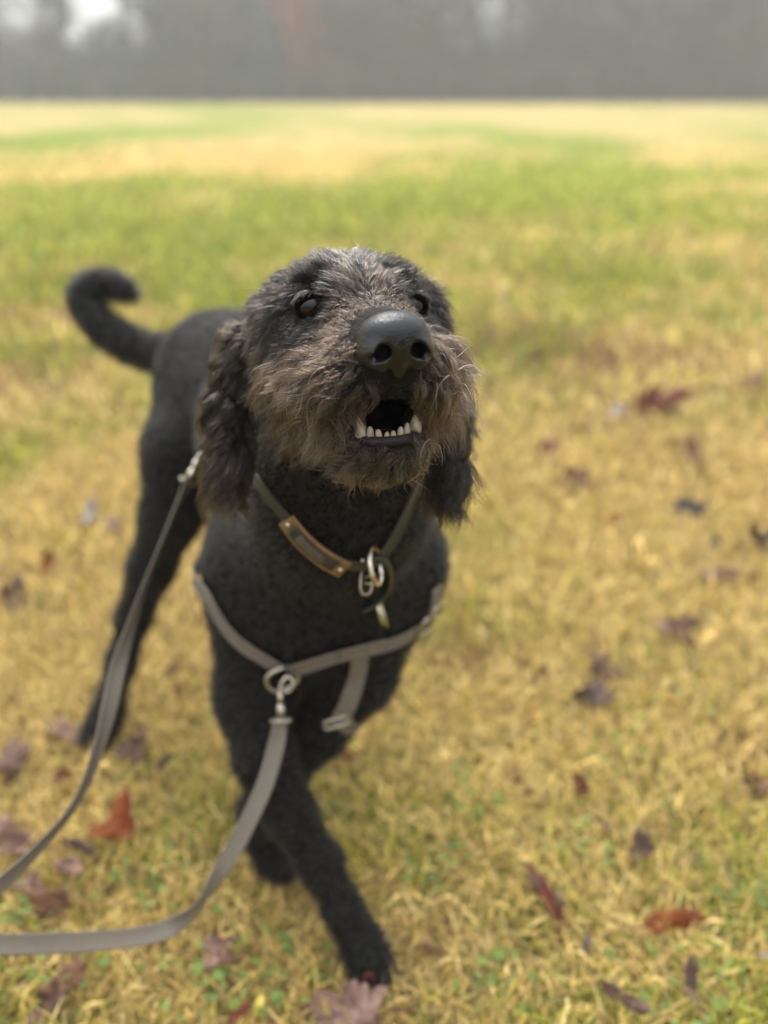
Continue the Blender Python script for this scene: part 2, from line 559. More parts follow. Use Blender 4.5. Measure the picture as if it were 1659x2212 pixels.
plant_tree('red', 0, px_x(655, 51), 50.2, .8, 1.0, label='tree with faded red autumn leaves standing in foggy treeline')
for k in range(100):
    y = rng.uniform(54, 74)
    x = rng.uniform(-44, 44)
    if -23 < x * 60 / y < -16 and rng.uniform() < .7:      # the thinner stand at the left, where the sky comes through
        continue
    plant_tree(['grey', 'brown', 'grey', 'evergreen', 'brown'][k % 5], int(rng.integers(0, 9)), x, y, rng.uniform(.75, 1.2), rng.uniform(0, 6.28))

# shrubs along the edge of the wood
def shrub_mesh(seed):
    r = np.random.default_rng(seed)
    gs = []
    for k in range(9):
        az = r.uniform(0, 6.28)
        e = np.array([math.cos(az) * r.uniform(.3, .9), math.sin(az) * r.uniform(.3, .9), r.uniform(.7, 1.8)])
        gs.append(tube_geo(catmull([(0, 0, -.03), e * .5 + r.normal(0, .06, 3), e], 5), np.linspace(.02, .005, 5), 4))
    N = 1100
    p = nrm(r.normal(0, 1, (N, 3))) * r.uniform(.2, 1, (N, 1)) ** .5 * np.array([1.05, 1.05, .95]) + [0, 0, .9]
    p *= 1 + .3 * noise3(p, 2.2, seed)[:, None]
    p[:, 2] = np.maximum(p[:, 2], .03)
    a = nrm(r.normal(0, 1, (N, 3))); b = nrm(np.cross(a, r.normal(0, 1, (N, 3))))
    s = r.uniform(.05, .12, N)[:, None]
    return join_geo(gs), np.stack([p - a * s, p + b * s * .6, p + a * s, p - b * s * .6], 1).reshape(-1, 3), np.arange(N * 4).reshape(-1, 4)
shr = []
for sd, lm in ((51, leaf_grey), (52, leaf_brown), (53, leaf_dark)):
    (tv, tf), lv, lf = shrub_mesh(sd)
    tm = bpy.data.meshes.new('stem'); tm.from_pydata([tuple(q) for q in tv], [], tf); tm.materials.append(bark_m)
    cm = bpy.data.meshes.new('foliage'); cm.from_pydata([tuple(q) for q in lv], [], [tuple(int(i) for i in q) for q in lf]); cm.materials.append(lm)
    shr.append((tm, cm))
for k in range(150):
    back = k >= 80
    x = -33 + 66 * (k + rng.uniform(0, 1)) / 80 if not back else -40 + 80 * (k - 80 + rng.uniform(0, 1)) / 70
    s = rng.uniform(.55, 1.1) if not back else rng.uniform(1.5, 2.4)
    t = empty('shrub', (x, rng.uniform(48.3, 50.3) if not back else rng.uniform(55, 60), 0), 'low scrubby shrub along foggy edge of the field' if not back else 'tall scrubby shrub between foggy tree trunks behind field', 'shrub', 'shrubs along the edge of the wood')
    t.rotation_euler = (0, 0, rng.uniform(0, 6.28)); t.scale = (s, s, s * rng.uniform(.7, 1.1))
    for n2, me in zip(('stem', 'foliage'), shr[k % 3]):
        o2 = bpy.data.objects.new(n2, me); C.objects.link(o2); o2.parent = t

# the fog itself
hz_m = bpy.data.materials.new('fog')
hz_m.use_nodes = True
hnt = hz_m.node_tree
hnt.nodes.remove(hnt.nodes['Principled BSDF'])
pv = hnt.nodes.new('ShaderNodeVolumePrincipled')
pv.inputs['Color'].default_value = (.93, .94, .96, 1)
pv.inputs['Density'].default_value = 0.0037
pv.inputs['Anisotropy'].default_value = 0.2
hnt.links.new(pv.outputs[0], hnt.nodes['Material Output'].inputs['Volume'])
bx = np.array([(x, y, z) for x in (-160, 160) for y in (-20, 200) for z in (-1.0, 18.5)], float)
haze = mesh_obj('haze', bx, [(0, 1, 3, 2), (4, 6, 7, 5), (0, 4, 5, 1), (2, 3, 7, 6), (0, 2, 6, 4), (1, 5, 7, 3)], hz_m, smooth=False)
tag(haze, 'pale grey fog hanging over the field', None, kind='stuff')

# ------------------------------------------------------------------ the dog: one smooth blended body
YAW, HPITCH = math.radians(14), math.radians(17)
HE = at(776, 648, .625)                         # between the eyes
HF = np.array([math.sin(YAW) * math.cos(HPITCH), -math.cos(YAW) * math.cos(HPITCH), math.sin(HPITCH)])
HR = np.array([math.cos(YAW), math.sin(YAW), 0.0])
HU = np.cross(HF, HR)
HM = np.stack([HR, HF, HU], 0)                  # rows: local axes (right of picture, forward, up)

def hl(r, f, u):
    return HE + r * HR + f * HF + u * HU

def to_head(p):
    return (np.asarray(p) - HE) @ HM.T

PR = []                                          # rounded cones and ellipsoids
def rc(a, b, ra, rb, k=.03, tag_='body'):
    PR.append(('rc', np.asarray(a, float), np.asarray(b, float), ra, rb, k, tag_))
def el(c, rad, axes=None, k=.03, tag_='body'):
    PR.append(('el', np.asarray(c, float), np.asarray(rad, float), np.eye(3) if axes is None else np.asarray(axes, float), 0, k, tag_))
def chain(pts, rads, k=.025, tag_='body'):
    for i in range(len(pts) - 1):
        rc(pts[i], pts[i + 1], rads[i], rads[i + 1], k, tag_)

# trunk
chest = at(690, 1190, 1.01)
rib = at(655, 960, 1.10)
loin = at(560, 850, 1.23)
pelvis = at(478, 800, 1.29)
rc(chest, rib, .100, .120, .05)
rc(rib, loin, .118, .098, .05)
rc(loin, pelvis, .098, .088, .05)
rc(at(690, 1330, .985), at(660, 1300, 1.13), .070, .075, .05)           # brisket
el(at(690, 1260, .93), (.062, .05, .085), k=.05)                        # breastbone
# shoulders and upper arms
for s, sh, elb in ((-1, at(563, 1240, .98), at(551, 1500, .985)), (1, at(840, 1215, .985), at(775, 1455, 1.0))):
    rc(at(610 if s < 0 else 795, 1020, 1.06), sh, .055, .056, .05)
    rc(sh, elb, .055, .042, .04)
# neck
rc(hl(0, -.065, -.045), at(735, 1080, .83), .062, .074, .04, 'neck')
rc(at(735, 1080, .83), at(700, 1190, .96), .076, .098, .05, 'neck')
rc(hl(0, -.09, -.03), at(680, 950, 1.04), .055, .095, .05, 'neck')
# the dog's right foreleg, stepping forward across the other
chain([at(545, 1500, .985), at(572, 1640, .955), at(622, 1750, .955), at(690, 1865, .968), at(742, 1965, .972), at(790, 2058, .972)],
      [.040, .030, .0245, .021, .0185, .020], .02)
pw = at(806, 2085, .962)
rc(at(780, 2040, .972), pw, .021, .0215, .02)
for k, du in enumerate((-26, -9, 9, 25)):
    a = pw + RGT * (du * .00050) + np.array([0, -.006 - .008 * (k in (1, 2)), -.004])
    rc(pw + RGT * du * .0003, a, .0125, .0125, .006)
# the dog's left foreleg, behind
chain([at(770, 1455, 1.0), at(690, 1570, 1.02), at(605, 1680, 1.045), at(560, 1755, 1.06), at(580, 1822, 1.085), at(596, 1850, 1.085)],
      [.040, .031, .0245, .023, .0205, .022], .02)
pw2 = at(606, 1856, 1.078)
for k, du in enumerate((-26, -9, 9, 25)):
    a = pw2 + RGT * (du * .00060) + np.array([0, -.006 - .008 * (k in (1, 2)), -.006])
    rc(at(596, 1848, 1.085) + RGT * du * .0003, a, .015, .013, .008)
# right hind leg (seen at the left)
chain([pelvis + [-.022, 0, -.03], at(402, 975, 1.22), at(370, 1110, 1.235)], [.076, .054, .040], .035)
chain([at(370, 1110, 1.235), at(325, 1230, 1.29), at(290, 1330, 1.33), at(262, 1430, 1.335), at(230, 1540, 1.325)], [.040, .031, .0235, .0195, .0195], .02)
pw3 = at(215, 1578, 1.315)
rc(at(232, 1540, 1.325), pw3, .025, .026, .015)
for k, du in enumerate((-24, -8, 8, 22)):
    rc(pw3 + RGT * du * .0004, pw3 + RGT * du * .0006 + [0, -.02, -.008], .015, .013, .008)
# left hind leg, hidden behind the chest
chain([pelvis + [.085, .02, -.03], at(575, 1085, 1.30), at(600, 1200, 1.34), at(590, 1330, 1.44), at(585, 1440, 1.46)], [.078, .060, .045, .030, .025], .03)
pw4 = at(580, 1468, 1.445)
rc(at(585, 1440, 1.46), pw4 + [0, -.01, 0], .025, .026, .015)
# tail
TAIL = catmull([at(440, 752, 1.30), at(385, 765, 1.31), at(310, 758, 1.31), at(235, 717, 1.31), at(190, 668, 1.31), at(185, 627, 1.31), at(222, 610, 1.31), at(262, 622, 1.31), at(285, 634, 1.31)], 22)
TR = np.interp(np.linspace(0, 1, 22), [0, .15, .5, .8, 1], [.026, .024, .0205, .016, .008])
chain(list(TAIL), list(TR), .012)
# head
el(hl(0, -.055, -.008), (.056, .082, .046), HM, .03, 'head')            # skull
rc(hl(0, -.005, -.026), hl(0, .078, -.040), .036, .026, .025, 'head')    # muzzle bridge
for s in (-1, 1):
    el(hl(s * .032, -.018, -.046), (.027, .044, .036), HM, .025, 'head')  # cheek
    el(hl(s * .022, .050, -.056), (.022, .036, .022), HM, .02, 'head')   # flews
    el(hl(s * .030, -.012, .008), (.015, .014, .009), HM, .015, 'head')  # brow
rc(hl(-.004, -.04, -.070), hl(-.003, .052, -.103), .040, .0165, .02, 'jaw')
rc(hl(-.019, .056, -.104), hl(.012, .056, -.104), .0125, .0125, .015, 'jaw')
for s in (-1, 1):
    el(hl(s * .047, -.050, -.014), (.022, .034, .030), HM, .02, 'head')   # side of the skull
# ears: hanging flaps
EAR = {}
for s, top, mid, bot in ((-1, at(524, 722, .70), at(492, 860, .70), at(486, 985, .69)),
                         (1, at(925, 715, .68), at(958, 860, .675), at(966, 1000, .67))):
    rc(top, mid, .010, .0115, .012, 'ear')
    rc(mid, bot, .0115, .009, .010, 'ear')
    EAR[s] = (top, mid, bot)

def prim_d(q, p):
    if q[0] == 'rc':
        _, a, b, ra, rb, k, _t = q
        ba = b - a
        h = np.clip(((p - a) @ ba) / max(ba @ ba, 1e-9), 0, 1)
        return np.linalg.norm(p - a - h[..., None] * ba, axis=-1) - (ra + (rb - ra) * h)
    _, c, rad, ax, _0, k, _t = q
    l = (p - c) @ ax.T
    k0 = np.linalg.norm(l / rad, axis=-1)
    k1 = np.linalg.norm(l / rad ** 2, axis=-1)
    return k0 * (k0 - 1) / np.maximum(k1, 1e-6)

def bounds(q):
    if q[0] == 'rc':
        r = max(q[3], q[4])
        return np.minimum(q[1], q[2]) - r, np.maximum(q[1], q[2]) + r
    r = q[2].max()
    return q[1] - r, q[1] + r

def smin(a, b, k):
    h = np.maximum(k - np.abs(a - b), 0) / k
    return np.minimum(a, b) - h * h * k * .25

class Field:
    def __init__(self, prims, cuts, res):
        lo = np.min([bounds(q)[0] for q in prims], 0) - .03
        hi = np.max([bounds(q)[1] for q in prims], 0) + .03
        self.lo, self.res = lo, res
        self.n = np.ceil((hi - lo) / res).astype(int) + 1
        F = np.full(self.n, .1, np.float32)
        for q in prims:
            self.apply(F, q, lambda f, d, k: smin(f, d, k))
        for q in cuts:
            self.apply(F, q, lambda f, d, k: -smin(-f, d, k))
        self.F = F
    def apply(self, F, q, op):
        b0, b1 = bounds(q)
        i0 = np.maximum(((b0 - .06 - self.lo) / self.res).astype(int), 0)
        i1 = np.minimum(((b1 + .06 - self.lo) / self.res).astype(int) + 2, self.n)
        ax = [self.lo[j] + self.res * np.arange(i0[j], i1[j]) for j in range(3)]
        P = np.stack(np.meshgrid(*ax, indexing='ij'), -1)
        sl = tuple(slice(i0[j], i1[j]) for j in range(3))
        F[sl] = op(F[sl], prim_d(q, P).astype(np.float32), q[5])
    def __call__(self, p):
        p = np.atleast_2d(p)
        g = (p - self.lo) / self.res
        i = np.clip(np.floor(g).astype(int), 0, self.n - 2)
        f = np.clip(g - i, 0, 1)
        o = 0
        for dx in (0, 1):
            for dy in (0, 1):
                for dz in (0, 1):
                    w = (f[:, 0] if dx else 1 - f[:, 0]) * (f[:, 1] if dy else 1 - f[:, 1]) * (f[:, 2] if dz else 1 - f[:, 2])
                    o = o + w * self.F[i[:, 0] + dx, i[:, 1] + dy, i[:, 2] + dz]
        return o
    def normal(self, p, e=.004):
        p = np.atleast_2d(p)
        return nrm(np.stack([self(p + np.eye(3)[k] * e) - self(p - np.eye(3)[k] * e) for k in range(3)], 1))
    def mesh(self):
        """surface nets"""
        F = self.F
        S = F < 0
        a = np.zeros(tuple(np.array(F.shape) - 1), np.int8)
        for dx in (0, 1):
            for dy in (0, 1):
                for dz in (0, 1):
                    a += S[dx:F.shape[0] - 1 + dx, dy:F.shape[1] - 1 + dy, dz:F.shape[2] - 1 + dz]
        cells = np.argwhere((a > 0) & (a < 8))
        idm = np.full(a.shape, -1, np.int32)
        idm[tuple(cells.T)] = np.arange(len(cells))
        acc = np.zeros((len(cells), 3)); cnt = np.zeros(len(cells))
        cor = [(x, y, z) for x in (0, 1) for y in (0, 1) for z in (0, 1)]
        val = {c: F[cells[:, 0] + c[0], cells[:, 1] + c[1], cells[:, 2] + c[2]] for c in cor}
        for c0 in cor:
            for ax in range(3):
                if c0[ax]: continue
                c1 = list(c0); c1[ax] = 1; c1 = tuple(c1)
                f0, f1 = val[c0], val[c1]
                m = (f0 < 0) != (f1 < 0)
                t = np.where(m, f0 / np.where(m, f0 - f1, 1), 0)
                pt = np.tile(np.array(c0, float), (len(cells), 1))
                pt[:, ax] += t
                acc[m] += pt[m]; cnt[m] += 1
        V = self.lo + (cells + acc / cnt[:, None]) * self.res
        Q = []
        for ax in range(3):
            b, c = [(1, 2), (2, 0), (0, 1)][ax]
            sl0 = [slice(1, -1)] * 3; sl1 = [slice(1, -1)] * 3
            sl0[ax] = slice(0, -1); sl1[ax] = slice(1, None)
            s0, s1 = S[tuple(sl0)], S[tuple(sl1)]
            off = np.array([1, 1, 1]); off[ax] = 0
            for flip in (False, True):
                e = np.argwhere((s0 & ~s1) if not flip else (~s0 & s1)) + off
                def cid(db, dc):
                    q = e.copy(); q[:, b] -= db; q[:, c] -= dc
                    return idm[q[:, 0], q[:, 1], q[:, 2]]
                quad = np.stack([cid(1, 1), cid(0, 1), cid(0, 0), cid(1, 0)], 1)
                Q.append(quad[:, ::-1] if flip else quad)
        return V, np.vstack(Q)

CUTS = []
def cut_el(c, rad, axes, k=.006): CUTS.append(('el', np.asarray(c, float), np.asarray(rad, float), np.asarray(axes, float), 0, k, 'cut'))
def cut_rc(a, b, ra, rb, k=.006): CUTS.append(('rc', np.asarray(a, float), np.asarray(b, float), ra, rb, k, 'cut'))
# open mouth: a wedge between upper lips and lower jaw
cut_el(hl(0, .058, -.0815), (.0205, .046, .0140), HM)
EYE = {-1: hl(-.0370, .000, -.002), 1: hl(.0375, .000, -.006)}
for s in (-1, 1):
    cut_el(EYE[s] + HF * .012, (.015, .016, .011), HM, .004)

BODY = Field(PR, CUTS, .004)
BV, BQ = BODY.mesh()
BN = BODY.normal(BV)
hloc = to_head(BV)
tags = {}
for t in ('head', 'jaw', 'neck', 'ear', 'body'):
    tags[t] = np.min([prim_d(q, BV) for q in PR if q[6] == t], 0)
in_mouth = (prim_d(CUTS[0], BV) < .0035)
skin = np.tile(np.array([.008, .007, .006]), (len(BV), 1))
skin[in_mouth] = (.006, .003, .003)

dog = empty('dog', (at(690, 1190, 1.0)[0], at(690, 1190, 1.0)[1], 0),
            'large black curly coated dog with brown bearded face walking on grass', 'dog')
skin_m = mat('dog_skin', (.008, .007, .006), rough=.7, spec=.1, attr='Col', bump=('noise', 220, .002, .5))
body = mesh_obj('body', BV, BQ, skin_m, dog, cols=skin)

# ------------------------------------------------------------------ nose, eyes, mouth
def head_field_mesh(prims, cuts, res, name, m, parent=dog):
    f = Field(prims, cuts, res)
    v, q = f.mesh()
    return mesh_obj(name, v, q, m, parent)

NC = hl(0, .100, -.036)
def nl(r, f, u): return NC + r * HR + f * HF + u * HU
np_, nc_ = [], []
def _el(L, c, rad, k, ax=HM): L.append(('el', np.asarray(c, float), np.asarray(rad, float), ax, 0, k, ''))
def _rc(L, a, b, ra, rb, k): L.append(('rc', np.asarray(a, float), np.asarray(b, float), ra, rb, k, ''))
_el(np_, nl(0, -.005, .0045), (.0238, .020, .0172), .006)
_el(np_, nl(0, .003, .0075), (.0175, .012, .0105), .006)
for s in (-1, 1):
    _el(np_, nl(s * .0135, .001, -.004), (.0098, .015, .0105), .005)     # wings
    _rc(np_, nl(s * .0195, -.006, -.006), nl(s * .012, .006, -.0125), .0042, .0036, .004)
_rc(np_, nl(0, .008, -.002), nl(0, .002, -.0165), .0062, .0040, .006)    # philtrum
for s in (-1, 1):
    _el(nc_, nl(s * .0114, .010, -.0038), (.0050, .024, .0046), .003)
    _rc(nc_, nl(s * .0125, .014, -.006), nl(s * .0225, .008, -.0095), .0028, .0018, .003)
_rc(nc_, nl(0, .0165, .000), nl(0, .0095, -.020), .0010, .0010, .002)
nose_m = mat('nose_leather', (.004, .004, .0045), rough=.27, spec=.42, bump=('voronoi', 750, .0007, .5))
head_field_mesh(np_, nc_, .0009, 'nose', nose_m)

def sphere_geo(c, r, axis, th0=0.0, th1=math.pi, nu=14, nv=24):
    """a cap of a sphere round `axis`"""
    axis = nrm(axis)
    e1 = nrm(np.cross(axis, [0.3, .2, 1.0])); e2 = np.cross(axis, e1)
    V = []
    for i in range(nu + 1):
        th = th0 + (th1 - th0) * i / nu
        for j in range(nv):
            ph = 2 * math.pi * j / nv
            V.append(c + r * (math.cos(th) * axis + math.sin(th) * (math.cos(ph) * e1 + math.sin(ph) * e2)))
    F = [(i * nv + j, (i + 1) * nv + j, (i + 1) * nv + (j + 1) % nv, i * nv + (j + 1) % nv) for i in range(nu) for j in range(nv)]
    return np.array(V), F

eye_m = mat('eye_dark', (.010, .008, .007), rough=.2, spec=.3)
iris_m = mat('iris_brown', (.026, .011, .005), rough=.25, spec=.3)
pupil_m = mat('pupil_black', (.002, .002, .002), rough=.10, spec=.5)
lid_m = mat('eyelid_skin', (.002, .0016, .0016), rough=.8, spec=.04)
GAZE = nrm(CAMP + np.array([0, 0, .06]) - HE)
for s in (-1, 1):
    c = EYE[s]
    e = mesh_obj('eye', *sphere_geo(c, .0132, GAZE), eye_m, dog)
    mesh_obj('iris', *sphere_geo(c, .01335, GAZE, .40, .80, 4), iris_m, e)
    mesh_obj('pupil', *sphere_geo(c, .01340, GAZE, 0.001, .42, 6), pupil_m, e)
    t = np.linspace(0, 2 * np.pi, 40, endpoint=False)
    al = np.stack([.0106 * np.cos(t), np.where(np.sin(t) > 0, .0064, .0078) * np.sin(t)], 1)
    ring = c + al[:, :1] * HR + al[:, 1:] * HU
    ring = ring + HF * np.sqrt(np.maximum(.0140 ** 2 - (al ** 2).sum(1), .00002))[:, None]
    ring += HU * (.002 * np.cos(t) * s * -1)[:, None]
    mesh_obj('eyelid', *tube_geo(ring, .0020 + .0008 * np.sin(t), 8, True), lid_m, e)

# lower lip, teeth, tongue
gum_m = mat('lip_purple', (.016, .011, .013), rough=.55, spec=.2, bump=('noise', 400, .001, .4), sss=.1)
lip = catmull([hl(-.034, .030, -.088), hl(-.025, .055, -.0945), hl(-.016, .069, -.0975), hl(0, .0745, -.0985), hl(.016, .069, -.0975), hl(.025, .055, -.0945), hl(.034, .030, -.088)], 24)
mesh_obj('lower_lip', *tube_geo(lip, np.interp(np.linspace(0, 1, 24), [0, .3, .5, .7, 1], [.002, .0034, .0036, .0034, .002]), 10), gum_m, dog)
tooth_m = mat('tooth_ivory', (.31, .255, .175), rough=.4, spec=.4, mottling=(260, (.20, .14, .09), .45, .7))
def tooth(base, tip, r, m=tooth_m):
    pts = np.linspace(0, 1, 7)[:, None]
    P = base + (np.asarray(tip) - base) * pts
    rr = r * np.array([.85, 1, 1, .98, .9, .7, .3])
    return mesh_obj('tooth', *tube_geo(P, rr, 10), m, dog)
for k, r in enumerate((-.0136, -.0082, -.0034, .0012, .0062, .0112)):
    hgt = (.0086, .0064, .0044, .0048, .0068, .0088)[k]
    f = .0725 - abs(r) * .35
    tooth(hl(r, f, -.0968), hl(r * 1.04 + (.0004, -.0003, .0005, -.0003, .0006, .0004)[k], f + .001, -.0962 + hgt), (.0027, .0025, .0019, .0020, .0024, .0026)[k])
for s in (-1, 1):                                # lower canines, curving out and up
    P = catmull([hl(s * .0180, .062, -.0985), hl(s * .0195, .0640, -.089), hl(s * .0225, .062, -.0775)], 9)
    o = mesh_obj('tooth', *tube_geo(P, 0.0050 * np.array([1, 1.02, 1, .93, .82, .67, .5, .33, .12]), 10), tooth_m, dog)
    o['label'] = 'long ivory canine tooth'

# ------------------------------------------------------------------ where the straps run over the coat
def hit(u, v):
    """point and normal of the dog's surface seen in direction (u, v); beside the dog, the nearest surface point"""
    r = ray(u, v)
    ds = np.linspace(.45, 1.35, 901)
    pts = CAMP + ds[:, None] * r
    f = BODY(pts)
    inb = ((pts > BODY.lo) & (pts < BODY.lo + (BODY.n - 1) * BODY.res)).all(1)
    f = np.where(inb, f, .1)
    i = np.argmax(f < 0.0) if (f < 0).any() else np.argmin(f)
    return project(pts[i])
def project(p):
    p = np.array(p, float)
    for _ in range(8):
        n_ = BODY.normal(p)[0]
        p = p - n_ * np.clip(BODY(p)[0], -.02, .02)
    return p, BODY.normal(p)[0]
def radial(c, d):
    ts = np.linspace(0.02, .2, 181)
    f = BODY(c + ts[:, None] * d)
    i = np.argmax(f > 0) if (f > 0).any() else 100
    return c + d * ts[i]
fc = [hit(u, v)[0] for u, v in ((572, 1028), (592, 1058), (616, 1088), (640, 1118), (690, 1168), (740, 1203), (790, 1207), (822, 1182), (850, 1130), (868, 1085), (878, 1055))]
cc_ = np.mean(fc, 0) + np.array([0, .055, .02])
a_, b_2 = fc[0] - cc_, fc[-1] - cc_
back = nrm(-(np.mean(fc[4:8], 0) - cc_))
ring_ = []
for t_ in np.linspace(0, 1, 9)[1:-1]:
    d_ = nrm((1 - t_) ** 2 * nrm(b_2) + 2 * t_ * (1 - t_) * back * 1.5 + t_ ** 2 * nrm(a_))
    ring_.append(radial(cc_, d_))
COLLAR = fc + ring_ + [fc[0]]
CHEST_STRAP_L = [hit(u, v)[0] for u, v in ((458, 1276), (474, 1306), (498, 1346), (530, 1381), (570, 1408), (612, 1430))]
_p = CHEST_STRAP_L[0]
CHEST_STRAP_L = [project(_p + np.array(o_))[0] for o_ in ((.0, .13, -.01), (0, .09, -.01), (0, .045, -.005))] + CHEST_STRAP_L
CHEST_STRAP_R = [hit(u, v)[0] for u, v in ((628, 1436), (690, 1416), (740, 1400), (790, 1391), (840, 1378), (880, 1358), (910, 1332), (924, 1300), (930, 1262))]
STERNUM = [hit(u, v)[0] for u, v in ((770, 1400), (767, 1445), (760, 1490), (747, 1525), (733, 1548))]
for o_ in ((-.004, .035, -.02), (-.006, .075, -.025), (-.008, .12, -.02)):
    STERNUM.append(project(STERNUM[4] + np.array(o_))[0])
gc_ = at(655, 1085, 1.06); ga_ = nrm(loin - chest)
g1 = nrm(np.cross(ga_, [0, 0, 1.0])); g2 = np.cross(g1, ga_)
GIRTH = [radial(gc_, math.cos(t_) * g1 + math.sin(t_) * g2) for t_ in np.linspace(0, 2 * np.pi, 37)]
STRAPS = np.vstack([catmull(q, 80) for q in (COLLAR, CHEST_STRAP_L, CHEST_STRAP_R, STERNUM, GIRTH)])
strap_w = np.concatenate([np.full(80, .007), np.full(320, .0115)])
near_strap = np.zeros(len(BV), bool)
for k0 in range(0, len(STRAPS)):
    near_strap |= ((BV - STRAPS[k0]) ** 2).sum(1) < strap_w[k0] ** 2

# ------------------------------------------------------------------ hair
TRI = np.vstack([BQ[:, [0, 1, 2]], BQ[:, [0, 2, 3]]])
TA = np.linalg.norm(np.cross(BV[TRI[:, 1]] - BV[TRI[:, 0]], BV[TRI[:, 2]] - BV[TRI[:, 0]]), axis=1)

def hair_mat(name, rough=.35, radial=.5, ior=1.5):
    m = bpy.data.materials.new(name)
    m.use_nodes = True
    nt = m.node_tree
    nt.nodes.remove(nt.nodes['Principled BSDF'])
    h = nt.nodes.new('ShaderNodeBsdfHairPrincipled')
    h.model = 'CHIANG'
    h.parametrization = 'COLOR'
    h.inputs['Roughness'].default_value = rough
    h.inputs['IOR'].default_value = ior
    h.inputs['Radial Roughness'].default_value = radial
    a_ = nt.nodes.new('ShaderNodeAttribute')
    a_.attribute_name = 'Col'
    nt.links.new(a_.outputs['Color'], h.inputs['Color'])
    nt.links.new(h.outputs[0], nt.nodes['Material Output'].inputs['Surface'])
    return m
hair_m = hair_mat('dog_hair', .30, .5, 1.38)
coat_m = hair_mat('coat_hair', .42, .5, 1.55)

def roots(weight, n):
    w = TA * weight[TRI].mean(1)
    cdf = np.cumsum(w); cdf /= cdf[-1]
    t = np.minimum(np.searchsorted(cdf, rng.uniform(0, 1, n)), len(TRI) - 1)
    b = rng.dirichlet((1, 1, 1), n)
    return (BV[TRI[t]] * b[..., None]).sum(1), nrm((BN[TRI[t]] * b[..., None]).sum(1))

def hair(name, p, n, length, comb, lift, color, curl, freq, seed, parent=dog, npts=7, rad=.00022, clump=.012, jitter=.25, gravity=.0, mat_=None, label=None, locks=0, lockw=.6):
    """strands from roots p with normals n; comb = per-strand lay direction; neighbours share bends so locks form"""
    N = len(p)
    comb = comb - (comb * n).sum(1, keepdims=True) * n
    lift = np.broadcast_to(np.asarray(lift, float), (N,))[:, None]
    d = nrm(nrm(comb) * (1 - lift) + n * lift + jitter * (.6 * vnoise(p, 1 / clump, seed) + .5 * rng.normal(0, 1, (N, 3))))
    L = (np.broadcast_to(np.asarray(length, float), (N,)) * rng.uniform(.6, 1.15, N) * (1 + .25 * noise3(p, 1 / clump, seed + 3)))
    e1 = nrm(np.cross(d, n + .01)); e2 = np.cross(d, e1)
    ph = 2.6 * np.pi * noise3(p, .8 / clump, seed + 5) + rng.normal(0, .35, N)
    fr = np.broadcast_to(np.asarray(freq, float), (N,)) * (1 + .25 * noise3(p, .7 / clump, seed + 8))
    cu = np.broadcast_to(np.asarray(curl, float), (N,))
    t = np.linspace(0, 1, npts)
    pts = np.empty((N, npts, 3))
    for k, tk in enumerate(t):
        a = ph + 2 * np.pi * fr * tk
        w = (cu * L * min(1, tk * 2.2))[:, None]
        pts[:, k] = p - n * .0008 + d * (L * tk)[:, None] + w * (np.cos(a)[:, None] * e1 + np.sin(a)[:, None] * e2) - w * (np.cos(ph)[:, None] * e1 + np.sin(ph)[:, None] * e2) * (1 - tk)
        pts[:, k, 2] -= gravity * L * tk * tk
    if locks:                                     # strands gather towards the tip of the nearest guide strand
        from mathutils.kdtree import KDTree
        gi = rng.choice(N, min(locks, N), replace=False)
        kd = KDTree(len(gi))
        for q, g_ in enumerate(gi): kd.insert(p[g_], q)
        kd.balance()
        own = gi[np.array([kd.find(q)[1] for q in p])]
        lw = lockw * np.clip(rng.normal(1, .3, N), 0, 1.3)
        for k, tk in enumerate(t):
            w_ = np.minimum(lw * tk ** .7, .93)[:, None]
            tgt = p + (pts[own, k] - p[own]) * (L / L[own])[:, None] + (p[own] - p) * tk
            pts[:, k] = pts[:, k] * (1 - w_) + tgt * w_
    cv = bpy.data.hair_curves.new(name)
    cv.add_curves([npts] * N)
    cv.attributes['position'].data.foreach_set('vector', pts.astype(np.float32).ravel())
    ra = cv.attributes.get('radius') or cv.attributes.new('radius', 'FLOAT', 'POINT')
    R = np.tile(np.interp(t, [0, .5, 1], [1, .85, .25]), N) * rad
    ra.data.foreach_set('value', R.astype(np.float32))
    ca = cv.attributes.new('Col', 'FLOAT_COLOR', 'CURVE')
    c4 = np.ones((N, 4), np.float32); c4[:, :3] = color
    ca.data.foreach_set('color', c4.ravel())
    o = bpy.data.objects.new(name, cv)
    cv.materials.append(mat_ or hair_m)
    C.objects.link(o)
    o.parent = parent
    o.matrix_parent_inverse = parent_inv(parent)
    if label: o['label'] = label
    return o

def smooth(x, a, b):
    t = np.clip((x - a) / (b - a), 0, 1)
    return t * t * (3 - 2 * t)

BLACK = np.array([.0022, .0019, .0017]); BROWN = np.array([.058, .034, .0205]); DARKB = np.array([.013, .0092, .007]); SILV = np.array([.17, .158, .142]); RUST = np.array([.064, .030, .014])

def mix_cols(N, *pairs):
    w = np.stack([np.broadcast_to(np.asarray(p[1], float), (N,)) for p in pairs], 1)
    c = np.cumsum(w, 1); r = rng.uniform(0, 1, N) * c[:, -1]
    k = (r[:, None] > c).sum(1)
    base = np.array([p[0] for p in pairs])[k]
    return base * np.exp(rng.normal(-.03, .32, (N, 1)))

